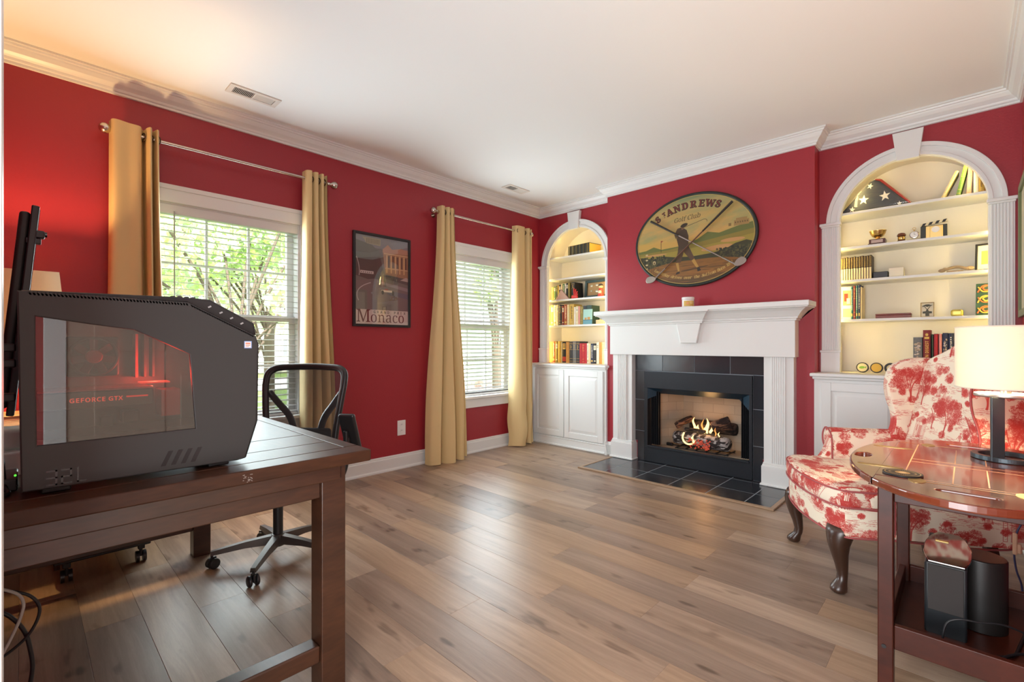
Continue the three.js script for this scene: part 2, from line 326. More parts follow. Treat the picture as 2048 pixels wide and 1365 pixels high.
// blinds
W.forEach((w, k) => {
  const b = thing('window_blind', k ? 'white slatted blind in the window beside the niche' : 'white slatted blind in the window above the desk', 'blind', { group: 'slatted window blinds' });
  const za = w.z0 + 0.018, zb = w.z1 - 0.018, bm = std(LIN(0.66, 0.665, 0.66), 0.45);
  part(b, 'head_rail', RB(-0.062, 0.004, WY1 - 0.075, WY1 - 0.016, za - 0.002, zb + 0.002, 0.003), bm);
  const top = WY1 - 0.10, bot = WY0 + 0.03, n = 33, tilt = k ? 0.36 : -0.07;
  const slat = SHEET((u, v) => { const s = (v - 0.5) * 0.05; return V3(s, 0.0016 * Math.cos(s * 60), lerp(za, zb, u)); }, 1, 4, 0.0028);
  for (let i = 0; i < n; i++) { const o = mesh(slat, bm); o.name = 'slat'; o.position.set(-0.03, lerp(top, bot, i / (n - 1)), 0); o.rotation.z = tilt; b.add(o); }
  part(b, 'bottom_rail', RB(-0.055, -0.005, WY0 + 0.002, WY0 + 0.02, za, zb, 0.003), bm);
  const zs = [0.14, 0.5, 0.86].map((t) => lerp(za, zb, t));
  for (const z of zs) part(b, 'ladder_cord', [BAR([-0.004, top + 0.03, z], [-0.004, WY0 + 0.01, z], 0.0009, 0.0009, 5), BAR([-0.056, top + 0.03, z], [-0.056, WY0 + 0.01, z], 0.0009, 0.0009, 5)], bm);
  if (!k) part(b, 'tilt_wand', BAR([0.012, WY1 - 0.06, 3.62], [0.016, WY1 - 0.85, 3.62], 0.0042, 0.0042, 8), std(LIN(0.35, 0.36, 0.36), 0.4));
});

// ---------------------------------------------------------------- curtains
M.curtain = phys(LIN(0.70, 0.53, 0.26), 0.85, { sheen: 0.3, sheenColor: LIN(0.6, 0.45, 0.25), sheenRoughness: 0.6, bumpMap: (() => { const t = dataTex(128, 128, (u, v, x, y) => { const n = 0.5 + 0.25 * ((x % 4 < 2) ^ (y % 4 < 2) ? 1 : -1) + 0.25 * (hash2(x, y, 4) - 0.5); return [n, n, n]; }, false); t.repeat.set(6, 24); return t; })(), bumpScale: 0.0005 });
const RODX = 0.09, RODY = 2.373;
[[3.966, 2.594, 'above the desk window'], [1.63, 0.258, 'above the window beside the niche']].forEach(([za, zb, where]) => {
  const r = thing('curtain_rod', 'brushed nickel curtain rod with ball finials ' + where, 'curtain rod', { group: 'curtain rods' });
  part(r, 'rod', BAR([RODX, RODY, za - 0.03], [RODX, RODY, zb + 0.03], 0.0105, 0.0105, 18), M.nickel);
  for (const [z, s] of [[za, 1], [zb, -1]]) part(r, 'finial', LATHE([[0.001, -0.055], [0.013, -0.05], [0.013, -0.035], [0.009, -0.03], [0.016, -0.024], [0.026, -0.012], [0.030, 0.002], [0.027, 0.016], [0.016, 0.027], [0.001, 0.031]], 24).rotateX(s * Math.PI / 2).translate(RODX, RODY, z), M.nickel);
  for (const z of [za - 0.06, zb + 0.06]) part(r, 'bracket', [BAR([0, RODY - 0.02, z], [RODX, RODY - 0.014, z], 0.006), CYL(0.022, 0.022, 0.006).rotateZ(Math.PI / 2).translate(0.004, RODY - 0.02, z)], M.nickel);
});
// folds: list of [z, x] control points of the hanging cloth at the top and at the hem
function curtain(label, top, hem, y0, seed, puddle = 0) {
  const c = thing('curtain', label, 'curtain', { group: 'gold curtain panels' });
  const ct = new THREE.CatmullRomCurve3(top.map(([z, x]) => V3(x, 0, z))), ch = new THREE.CatmullRomCurve3(hem.map(([z, x]) => V3(x, 0, z)));
  const yt = RODY + 0.055, R = rngOf(seed), ph = R() * 6;
  part(c, 'cloth', SHEET((u, v) => {
    const a = ct.getPoint(u), b = ch.getPoint(u), t = smooth(0.02, 0.95, v), y = lerp(yt, y0, v);
    const p = a.lerp(b, t); p.y = y + (v > 0.999 ? 0.006 * Math.sin(u * 17 + ph) : 0);
    p.x += 0.0035 * Math.sin(u * 30 + v * 9 + ph) * t; p.z += 0.004 * Math.sin(v * 7 + u * 11 + ph) * t;
    if (puddle && v > 0.72) { const k = (v - 0.72) / 0.28; p.x += puddle * Math.sin(k * 9 + u * 5) * k * 0.8; p.z += puddle * 0.5 * Math.cos(k * 11 + u * 8) * k; }
    return p;
  }, 120, 56, 0.004), M.curtain);
  return c;
}
function grommets(c, zs) { for (const [z, x, turn] of zs) part(c, 'grommet', TOR(0.023, 0.0045, 8, 24).scale(1, 1, 0.6).rotateY(turn).translate(x, RODY, z), std(LIN(0.10, 0.07, 0.045), 0.35, { metalness: 0.8 })); }
const c1 = curtain('gold curtain panel at far end of desk window, beside the floor lamp', [[3.945, 0.06], [3.93, 0.125], [3.86, 0.115], [3.81, 0.11], [3.795, 0.07], [3.785, 0.045], [3.772, 0.12], [3.762, 0.14], [3.75, 0.10], [3.746, 0.05], [3.736, 0.09], [3.726, 0.13], [3.716, 0.10], [3.712, 0.05]], [[3.955, 0.05], [3.95, 0.13], [3.87, 0.14], [3.80, 0.12], [3.785, 0.06], [3.77, 0.05], [3.755, 0.13], [3.74, 0.14], [3.725, 0.08], [3.715, 0.06], [3.70, 0.12], [3.685, 0.13], [3.675, 0.09], [3.67, 0.05]], 0.012, 1);
grommets(c1, [[3.932, 0.09, 0.5], [3.79, RODX, 0.3], [3.752, RODX, 0.3], [3.716, RODX, 0.3]]);
const c2 = curtain('gold curtain panel near the poster, in front of the desk window', [[2.822, 0.05], [2.815, 0.12], [2.785, 0.13], [2.775, 0.06], [2.768, 0.05], [2.755, 0.12], [2.735, 0.125], [2.725, 0.06], [2.715, 0.055], [2.703, 0.12], [2.69, 0.12], [2.682, 0.06], [2.672, 0.06], [2.658, 0.11]], [[2.845, 0.05], [2.835, 0.13], [2.79, 0.14], [2.77, 0.07], [2.755, 0.06], [2.735, 0.13], [2.705, 0.135], [2.69, 0.07], [2.675, 0.065], [2.655, 0.13], [2.63, 0.13], [2.615, 0.07], [2.6, 0.07], [2.58, 0.12]], 0.012, 2);
grommets(c2, [[2.80, 0.105, 1.2], [2.772, RODX, 0.3], [2.72, RODX, 0.3], [2.676, RODX, 0.3]]);
const c3 = curtain('gold curtain panel between the poster and the second window', [[1.565, 0.06], [1.555, 0.13], [1.52, 0.12], [1.512, 0.06], [1.50, 0.055], [1.488, 0.12], [1.47, 0.13], [1.458, 0.06], [1.45, 0.055], [1.438, 0.12], [1.425, 0.13], [1.415, 0.06], [1.408, 0.06], [1.395, 0.11]], [[1.70, 0.05], [1.69, 0.14], [1.62, 0.19], [1.58, 0.09], [1.565, 0.07], [1.54, 0.17], [1.47, 0.21], [1.42, 0.12], [1.40, 0.08], [1.37, 0.17], [1.32, 0.17], [1.29, 0.08], [1.275, 0.07], [1.245, 0.12]], 0.006, 3);
grommets(c3, [[1.535, 0.12, 1.2], [1.505, RODX, 0.3], [1.455, RODX, 0.3], [1.412, RODX, 0.3]]);
const c4 = curtain('gold curtain panel hanging in the corner by the niche', [[0.54, 0.06], [0.52, 0.12], [0.44, 0.13], [0.40, 0.12], [0.385, 0.07], [0.37, 0.06], [0.35, 0.12], [0.325, 0.13], [0.31, 0.07], [0.295, 0.06], [0.275, 0.11], [0.258, 0.10]], [[0.60, 0.05], [0.58, 0.13], [0.52, 0.20], [0.44, 0.19], [0.40, 0.09], [0.385, 0.07], [0.36, 0.15], [0.33, 0.16], [0.315, 0.09], [0.30, 0.08], [0.285, 0.13], [0.268, 0.12]], 0.006, 4, 0.016);
grommets(c4, [[0.50, 0.125, 1.5], [0.375, RODX, 0.3], [0.30, RODX, 0.3]]);

// ---------------------------------------------------------------- outlet, vents
{
  const o = thing('wall_outlet', 'white double wall outlet on the red wall beside the curtain', 'outlet');
  part(o, 'cover_plate', RB(0, 0.006, 0.297, 0.432, 1.878, 1.962, 0.003), M.white);
  for (const y of [0.338, 0.391]) { const r = part(o, 'receptacle', EX(shapeOf(Array.from({ length: 24 }, (_, i) => [0.0165 * Math.cos(i * Math.PI / 12), clamp(0.0185 * Math.sin(i * Math.PI / 12), -0.0145, 0.0145)])), 0.003).rotateY(Math.PI / 2).translate(0.0055, y, 1.92), M.white); for (const dz of [-0.006, 0.006]) part(r, 'slot', B(0.0078, 0.0088, y - 0.001, y + 0.009, 1.92 + dz - 0.0012, 1.92 + dz + 0.0012), M.black); }
}
[[0.385, 3.266, 'ceiling vent above the desk window'], [0.34, 0.775, 'ceiling vent near the corner by the niche']].forEach(([x, z, lab]) => {
  const v = thing('ceiling_vent', 'white metal ' + lab, 'vent', { group: 'ceiling vents' });
  const y1 = CH - 0.0005, w = 0.062, l = 0.148, cm = std(LIN(0.74, 0.70, 0.62), 0.45);
  part(v, 'frame', [RB(x - w, x - w + 0.022, y1 - 0.008, y1, z - l, z + l, 0.002), RB(x + w - 0.022, x + w, y1 - 0.008, y1, z - l, z + l, 0.002), RB(x - w + 0.022, x + w - 0.022, y1 - 0.008, y1, z - l, z - l + 0.03, 0.002), RB(x - w + 0.022, x + w - 0.022, y1 - 0.008, y1, z + l - 0.03, z + l, 0.002), RB(x - w + 0.022, x + w - 0.022, y1 - 0.008, y1, z - 0.004, z + 0.004, 0.001)], cm);
  part(v, 'duct_opening', B(x - w + 0.018, x + w - 0.018, y1 - 0.0015, y1 - 0.0005, z - l + 0.025, z + l - 0.025), std(LIN(0.03, 0.025, 0.02), 0.9));
  const blades = (a, b, tilt) => { const gs = []; for (let t = a + 0.006; t < b; t += 0.0085) gs.push(B(-0.04, 0.04, -0.0005, 0.0005, -0.0035, 0.0035).rotateX(tilt).translate(x, y1 - 0.0045, z + t)); return gs; };
  part(v, 'louvre_bank', blades(0.004, l - 0.03, 0.75), cm); part(v, 'louvre_bank', blades(-l + 0.03, -0.004, -0.75), cm);
});
// ================================================================ FIREPLACE
M.tile = phys(LIN(0.020, 0.024, 0.030), 0.22, { clearcoat: 0.4, clearcoatRoughness: 0.15, bumpMap: dataTex(256, 256, (u, v) => { const n = fbm(u * 10, v * 10, 31, 4, 10, 10); return [n, n, n]; }, false), bumpScale: 0.0012 });
M.tile2 = phys(LIN(0.028, 0.027, 0.030), 0.25, { clearcoat: 0.4, clearcoatRoughness: 0.2, bumpMap: M.tile.bumpMap, bumpScale: 0.0012 });
M.grout = std(LIN(0.24, 0.27, 0.30), 0.9);
{
  const h = thing('hearth', 'dark slate tile hearth with a light wood border', 'hearth');
  part(h, 'grout_bed', B(1.175, 2.727, 0, 0.0092, 0.165, 0.785), M.grout);
  const xs = [1.178, 1.395, 1.69, 1.985, 2.28, 2.555, 2.724], zs = [0.168, 0.235, 0.535, 0.782];
  for (let i = 0; i < 6; i++) for (let j = 0; j < 3; j++) part(h, 'tile', boxUV(RB(xs[i] + 0.003, xs[i + 1] - 0.003, 0, 0.010, zs[j] + 0.003, zs[j + 1] - 0.003, 0.0012, 1)), (i + j) % 2 ? M.tile : M.tile2);
  const wood = std(0xffffff, 0.4, { map: woodTex(512, 64, rgb(176, 150, 122), rgb(140, 112, 86), 333, { across: 3 }) });
  part(h, 'wood_border', boxUV(RB(1.148, 2.754, 0, 0.014, 0.782, 0.815, 0.004), 2), wood);
  part(h, 'wood_border', boxUV(RB(1.148, 1.178, 0, 0.014, 0.28, 0.782, 0.004), 2), wood);
  part(h, 'wood_border', boxUV(RB(2.724, 2.754, 0, 0.014, 0.28, 0.782, 0.004), 2), wood);
}
const FC = 1.948;
{
  const s = thing('tile_surround', 'dark slate tile surround framing the firebox', 'tile surround');
  part(s, 'grout_bed', [B(1.370, 2.526, 0.862, 1.018, 0.1575, 0.172), B(1.395, 1.467, 0.012, 0.862, 0.1575, 0.172), B(2.429, 2.501, 0.012, 0.862, 0.1575, 0.172), B(1.370, 1.395, 0.195, 0.862, 0.1575, 0.172), B(2.501, 2.526, 0.195, 0.862, 0.1575, 0.172)], M.grout);
  const T = (x0, x1, y0, y1, m) => part(s, 'tile', boxUV(RB(x0 + 0.0025, x1 - 0.0025, y0 + 0.0025, y1 - 0.0025, 0.160, 0.178, 0.0015, 1)), m);
  const xs = [1.369, 1.651, 1.947, 2.252, 2.527];
  for (let i = 0; i < 4; i++) T(xs[i], xs[i + 1], 0.867, 1.0195, i % 2 ? M.tile2 : M.tile);
  const ys = [0.012, 0.291, 0.590, 0.867];
  for (let j = 1; j < 3; j++) { T(1.369, 1.467, ys[j], ys[j + 1], M.tile2); T(2.429, 2.527, ys[j], ys[j + 1], M.tile); }
  const foot = (f) => boxUV(EX(shapeOf([[f(1.4645), 0.0145], [f(1.4645), 0.2885], [f(1.3715), 0.2885], [f(1.3715), 0.1975], [f(1.3945), 0.1975], [f(1.3945), 0.0145]]), 0.018, 0.0015, 1).translate(0, 0, 0.160));
  part(s, 'tile', foot((x) => x), M.tile2); part(s, 'tile', foot((x) => 3.896 - x), M.tile);
}
// firebox insert
{
  const f = thing('fireplace_insert', 'black metal fireplace insert with hood and mesh screens', 'fireplace');
  const fm = std(LIN(0.018, 0.022, 0.028), 0.38, { metalness: 0.25 });
  const x0 = 1.470, x1 = 2.426, z1 = 0.188;
  part(f, 'top_panel', RB(x0, x1, 0.706, 0.862, 0.10, z1, 0.003), fm);
  part(f, 'lower_panel', RB(x0, x1, 0.012, 0.150, 0.10, z1, 0.003), fm);
  part(f, 'side_panel', RB(x0, 1.503, 0.15, 0.706, 0.10, z1, 0.003), fm);
  part(f, 'side_panel', RB(2.404, x1, 0.15, 0.706, 0.10, z1, 0.003), fm);
  part(f, 'trim_rail', [RB(1.503, 2.404, 0.146, 0.166, 0.16, z1 + 0.008, 0.003)], fm);
  // hood: sloping visor across the top of the opening with folded corners
  const hm = std(LIN(0.020, 0.055, 0.090), 0.33, { metalness: 0.45 });
  const hood = new THREE.BufferGeometry(), hv = [[1.503, 0.706, 0.185], [2.404, 0.706, 0.185], [2.30, 0.652, 0.10], [1.60, 0.652, 0.10], [1.503, 0.60, 0.185], [2.404, 0.575, 0.185]];
  const tri = (a, b, c) => [...hv[a], ...hv[b], ...hv[c]];
  hood.setAttribute('position', new THREE.Float32BufferAttribute([...tri(0, 3, 2), ...tri(0, 2, 1), ...tri(0, 4, 3), ...tri(1, 2, 5)], 3)); hood.computeVertexNormals();
  part(f, 'hood', hood, hm);
  // refractory box
  const bt = canvasTex(512, 512, (c, w, h) => {
    c.fillStyle = '#9c8f7e'; c.fillRect(0, 0, w, h); const R = rngOf(5);
    for (let j = 0; j < 6; j++) for (let i = -1; i < 3; i++) { const x = i * 180 + (j % 2) * 90, y = j * 86; const q = R() * 14; c.fillStyle = `rgb(${172 + q | 0},${156 + q | 0},${136 + q | 0})`; c.fillRect(x + 2, y + 2, 176, 82); }
    for (let k = 0; k < 4000; k++) { c.fillStyle = `rgba(60,50,40,${R() * 0.12})`; c.fillRect(R() * w, R() * h, 2, 2); }
  }, true);
  const rm = std(0xffffff, 0.9, { map: bt });
  const bx0 = 1.665, bx1 = 2.235, zb = -0.235;
  const wallQ = (pts, name) => { const g = new THREE.BufferGeometry(); const [a, b, c, d] = pts; g.setAttribute('position', new THREE.Float32BufferAttribute([...a, ...b, ...c, ...a, ...c, ...d], 3)); const L = V3(...a).distanceTo(V3(...b)) / 0.55, H = V3(...b).distanceTo(V3(...c)) / 0.5; g.setAttribute('uv', new THREE.Float32BufferAttribute([0, 0, L, 0, L, H, 0, 0, L, H, 0, H], 2)); g.computeVertexNormals(); part(f, name, g, rm); };
  wallQ([[bx0, 0.14, zb], [bx1, 0.14, zb], [bx1, 0.75, zb], [bx0, 0.75, zb]], 'firebrick_back');
  wallQ([[1.50, 0.14, 0.10], [bx0, 0.14, zb], [bx0, 0.75, zb], [1.50, 0.75, 0.10]], 'firebrick_side');
  wallQ([[bx1, 0.14, zb], [2.405, 0.14, 0.10], [2.405, 0.75, 0.10], [bx1, 0.75, zb]], 'firebrick_side');
  part(f, 'firebrick_floor', boxUV(B(1.48, 2.42, 0.125, 0.148, -0.25, 0.165), 1.9), std(LIN(0.46, 0.36, 0.26), 0.9));
  part(f, 'smoke_shelf', B(1.46, 2.44, 0.74, 0.76, -0.25, 0.12), M.black);
  part(f, 'casing', [B(1.44, 1.465, 0.0, 0.9, -0.27, 0.15), B(2.435, 2.46, 0.0, 0.9, -0.27, 0.15), B(1.44, 2.46, 0, 0.9, -0.29, -0.27), B(1.44, 2.46, 0.88, 0.9, -0.29, 0.15)], M.black);
  // gathered mesh screens at each side
  const sm = std(LIN(0.018, 0.02, 0.024), 0.5, { metalness: 0.6 });
  for (const [a, b] of [[1.512, 1.60], [2.325, 2.398]]) part(f, 'mesh_screen', SHEET((u, v) => V3(lerp(a, b, u), lerp(0.168, 0.69, v), 0.125 + 0.012 * Math.sin(u * 6.283 * 5)), 60, 2, 0.002), sm);
  part(f, 'screen_rod', BAR([1.50, 0.69, 0.125], [2.405, 0.69, 0.125], 0.004), sm);
}
// gas logs on a grate
{
  const barkTex = (a, b, seed) => dataTex(512, 256, (u, v) => { const n = fbm(u * 10, v * 22, seed, 4, 10, 22), c = smooth(0.42, 0.62, n + 0.15 * (vnoise(u * 40, v * 60, seed + 3) - 0.5)); return [lerp(a[0], b[0], c), lerp(a[1], b[1], c), lerp(a[2], b[2], c)]; });
  const bump = dataTex(256, 256, (u, v) => { const n = fbm(u * 9, v * 18, 71, 4, 9, 18); return [n, n, n]; }, false);
  const ash = std(0xffffff, 0.9, { map: barkTex(rgb(38, 30, 28), rgb(168, 160, 156), 61), bumpMap: bump, bumpScale: 0.012 });
  const char = std(0xffffff, 0.9, { map: barkTex(rgb(20, 17, 17), rgb(78, 62, 54), 62), bumpMap: bump, bumpScale: 0.012 });
  const brown = std(0xffffff, 0.9, { map: barkTex(rgb(42, 26, 20), rgb(120, 84, 62), 63), bumpMap: bump, bumpScale: 0.01 });
  const logGeo = (a, b, r, seed, knob) => {
    const A = V3(...a), D = V3(...b).sub(A), L = D.length(), rings = [], q = new THREE.Quaternion().setFromUnitVectors(V3(0, 0, 1), D.clone().normalize());
    for (let i = 0; i <= 18; i++) { const t = i / 18, ring = [], bend = 0.012 * Math.sin(t * 4 + seed); for (let j = 0; j < 24; j++) { const th = j / 24 * 6.2832, rr = r * (0.86 + 0.28 * fbm(Math.cos(th) * 2 + 5, Math.sin(th) * 2 + t * 6 + seed, seed, 3)) * (i === 0 || i === 18 ? 0.86 : 1) * (knob ? 0.8 + 0.35 * t : 1); ring.push(V3(Math.cos(th) * rr + bend, Math.sin(th) * rr, t * L).applyQuaternion(q).add(A)); } rings.push(ring); }
    const g = LOFT(rings), uv = g.attributes.uv, p = g.attributes.position; for (let i = 0; i < p.count; i++) uv.setXY(i, p.getX(i) * 3 + p.getZ(i), p.getY(i) * 4 + p.getZ(i) * 2); return g;
  };
  const grp = { group: 'gas fire logs' };
  solo('gas_log', 'long grey ash-crusted log across the front of the grate', 'log', logGeo([1.69, 0.243, 0.015], [2.205, 0.247, 0.040], 0.060, 1), ash, grp);
  solo('gas_log', 'dark flat log standing at the back of the fire', 'log', logGeo([1.77, 0.345, -0.168], [2.19, 0.35, -0.168], 0.055, 2), char, grp);
  solo('gas_log', 'brown split log leaning on the left end of the fire', 'log', logGeo([1.705, 0.350, 0.02], [1.83, 0.425, -0.075], 0.031, 3), brown, grp);
  solo('gas_log', 'thick knobbly log rising over the right end of the fire', 'log', logGeo([2.045, 0.372, 0.03], [2.185, 0.432, -0.03], 0.056, 4, true), brown, grp);
  solo('gas_log', 'thin charred branch lying on top of the front log', 'log', logGeo([1.80, 0.334, 0.02], [1.985, 0.330, 0.03], 0.015, 5), char, grp);
  const g = thing('fire_grate', 'black iron grate under the gas logs', 'grate');
  for (const z of [-0.1, 0.06]) part(g, 'cross_bar', RB(1.72, 2.20, 0.150, 0.158, z, z + 0.014, 0.002), M.black);
  for (let i = 0; i < 6; i++) part(g, 'grate_bar', BAR([1.74 + i * 0.09, 0.163, -0.12], [1.74 + i * 0.09, 0.163, 0.09], 0.006), M.black);
  for (const [x, z] of [[1.75, -0.09], [2.17, -0.09], [1.75, 0.067], [2.17, 0.067]]) part(g, 'foot', RB(x - 0.008, x + 0.008, 0.1485, 0.158, z - 0.008, z + 0.008, 0.002), M.black);
  solo('gas_valve', 'small black gas valve beside the grate', 'gas valve', [RB(1.60, 1.66, 0.1485, 0.176, -0.03, 0.0, 0.006), BAR([1.63, 0.16, -0.015], [1.72, 0.16, -0.02], 0.006)], M.black);
  // glowing ember bed: each coal its own small lump, too many to count
  const R = rngOf(9), em = [];
  for (let i = 0; i < 90; i++) em.push(clean(new THREE.IcosahedronGeometry(0.0035 + 0.0055 * R(), 0)).translate(1.86 + 0.20 * R(), 0.18 + 0.085 * R(), 0.099 + 0.010 * R()));
  solo('ember_bed', 'glowing red embers in front of the gas logs', 'embers', em, std(LIN(0.15, 0.02, 0.015), 0.9, { emissive: LIN(1, 0.14, 0.07), emissiveIntensity: 0.35 }), { kind: 'stuff' });
  const flameM = (c, k) => std(LIN(0, 0, 0), 1, { emissive: LIN(...c), emissiveIntensity: k });
  const hot = flameM([1, 0.62, 0.22], 2.6), mid = flameM([1, 0.36, 0.08], 1.3);
  const flame = (x, y, z, h, r, lean, m, lab) => {
    const rings = []; for (let i = 0; i <= 14; i++) { const t = i / 14, rr = r * Math.pow(Math.sin(Math.PI * Math.min(1, 0.10 + t * 0.88)), 0.8) * (1 - t * 0.62) * (i === 14 ? 0.1 : 1), ring = []; for (let j = 0; j < 10; j++) { const th = j / 10 * 6.2832; ring.push(V3(x + Math.cos(th) * rr + lean * Math.sin(t * 3.2) * t + 0.006 * Math.sin(t * 7 + x * 30), y + h * t, z + Math.sin(th) * rr * 0.55)); } rings.push(ring); }
    solo('flame', lab, 'flame', LOFT(rings), m, { group: 'gas flames' });
  };
  flame(1.865, 0.315, -0.03, 0.130, 0.016, -0.02, hot, 'tall yellow flame at the left of the fire');
  flame(1.895, 0.310, -0.02, 0.070, 0.02, 0.01, hot, 'low wide flame just right of the tall left flame');
  flame(1.935, 0.315, -0.05, 0.120, 0.012, -0.015, mid, 'thin orange flame behind the branch');
  flame(1.985, 0.310, -0.01, 0.140, 0.022, 0.008, hot, 'tallest bright flame at the middle of the fire');
  flame(2.02, 0.315, -0.01, 0.085, 0.02, 0.02, hot, 'bright flame just right of the tallest flame');
  flame(2.05, 0.330, -0.03, 0.100, 0.012, 0.02, mid, 'slim orange flame against the thick log');
  flame(2.095, 0.315, 0.088, 0.075, 0.008, 0.006, mid, 'small orange flame in front of the thick log');
  flame(2.125, 0.310, 0.090, 0.045, 0.008, 0.004, hot, 'small yellow flame at the right end of the fire');
  flame(1.955, 0.305, -0.02, 0.055, 0.016, -0.004, hot, 'low yellow flame between the two tallest flames');
  const curl = TUBE([[1.795, 0.30, 0.045], [1.80, 0.26, 0.085], [1.825, 0.225, 0.10], [1.865, 0.212, 0.105], [1.90, 0.222, 0.105]], 0.0075, 24, 8);
  solo('flame', 'curled yellow flame licking down the front log', 'flame', curl, hot, { group: 'gas flames' });
  flame(1.905, 0.220, 0.10, 0.085, 0.017, -0.006, hot, 'bright flame standing before the front log');
  pointLight('fire_glow', [1, 0.45, 0.14], 0.11, [1.97, 0.40, 0.02], 3);
}
// ---------------------------------------------------------------- mantel
{
  const m = thing('fireplace_mantel', 'white painted mantel with fluted legs and a keystone', 'mantel');
  const leg = (s) => {
    const a = FC + s * 0.58, b = FC + s * 0.79, x0 = Math.min(a, b), x1 = Math.max(a, b);
    const L = part(m, 'pilaster', RB(x0, x1, 0.17, 1.025, 0.157, 0.238, 0.003), M.trim);
    const fl = [], n = 7, w = 0.105, c0 = (x0 + x1) / 2; fl.push(B(c0 - w / 2, c0 + w / 2, 0.192, 1.02, 0.236, 0.2455));
    for (let i = 0; i < n; i++) fl.push(RB(c0 - w / 2 + i * w / n + 0.002, c0 - w / 2 + (i + 1) * w / n - 0.002, 0.19, 1.022, 0.238, 0.25, 0.004));
    part(L, 'fluting', fl, M.trim);
    part(m, 'plinth', [RB(x0 - 0.012, x1 + 0.012, 0.0108, 0.165, 0.157, 0.262, 0.003), RB(x0 - 0.008, x1 + 0.008, 0.16, 0.178, 0.157, 0.256, 0.006), RB(x0 - 0.004, x1 + 0.004, 0.175, 0.192, 0.157, 0.25, 0.006), RB(x0 - 0.022, x1 + 0.022, 0.0106, 0.028, 0.1572, 0.275, 0.007)], M.trim);
  };
  leg(-1); leg(1);
  part(m, 'frieze', RB(FC - 0.805, FC + 0.805, 1.02, 1.37, 0.157, 0.268, 0.003), M.trim);
  // cornice: profile swept round the front and returned at the ends
  const prof = [[0, 1.298], [0.010, 1.300], [0.012, 1.312], [0.022, 1.316], [0.022, 1.326], [0.030, 1.334], [0.044, 1.352], [0.062, 1.372], [0.086, 1.388], [0.104, 1.394], [0.104, 1.402], [0, 1.402]];
  const xa = FC - 0.805, xb = FC + 0.805, zf = 0.268;
  part(m, 'cornice', SWEEP([[xa, 0.157], [xa, zf], [xb, zf], [xb, 0.157]].map(([x, z]) => [x, z]), prof), M.trim);
  part(m, 'mantel_shelf', [RB(xa - 0.115, xb + 0.115, 1.400, 1.440, 0.157, zf + 0.12, 0.006), RB(xa - 0.105, xb + 0.105, 1.392, 1.402, 0.157, zf + 0.108, 0.003)], M.trim);
  const k = EX(shapeOf([[-0.070, 1.13], [0.070, 1.13], [0.112, 1.326], [-0.112, 1.326]]), 0.045, 0.004).translate(FC, 0, 0.262);
  const kp = prof.map(([o, y]) => [o, y]), kx = 0.115;
  part(m, 'keystone', [k, SWEEP([[FC - kx, 0.262], [FC - kx, 0.307], [FC + kx, 0.307], [FC + kx, 0.262]], kp.map(([o, y]) => [o * 0.85, y]))], M.trim);
}
// candle jar on the mantel
{
  const c = thing('candle_jar', 'white and gold candle jar standing on the mantel shelf', 'candle', { pos: [1.945, 1.4405, 0.30] });
  part(c, 'jar', LATHE([[0, 0], [0.046, 0], [0.049, 0.004], [0.049, 0.062], [0.046, 0.066], [0, 0.066]]), M.white);
  part(c, 'label', clean(new THREE.CylinderGeometry(0.0496, 0.0496, 0.045, 32, 1, true, -0.35, 1.9)).translate(0, 0.029, 0), std(0xffffff, 0.6, { map: canvasTex(128, 64, (x, w, h) => { x.fillStyle = '#d8b25a'; x.fillRect(0, 0, w, h); x.fillStyle = '#e8a070'; x.beginPath(); x.arc(45, 30, 14, 0, 7); x.fill(); x.fillStyle = '#f0e0b0'; x.fillRect(70, 12, 40, 8); x.fillRect(74, 28, 32, 6); }) }));
  part(c, 'lid', LATHE([[0, 0.064], [0.051, 0.064], [0.052, 0.068], [0.052, 0.082], [0.05, 0.085], [0, 0.085]]), M.white);
}
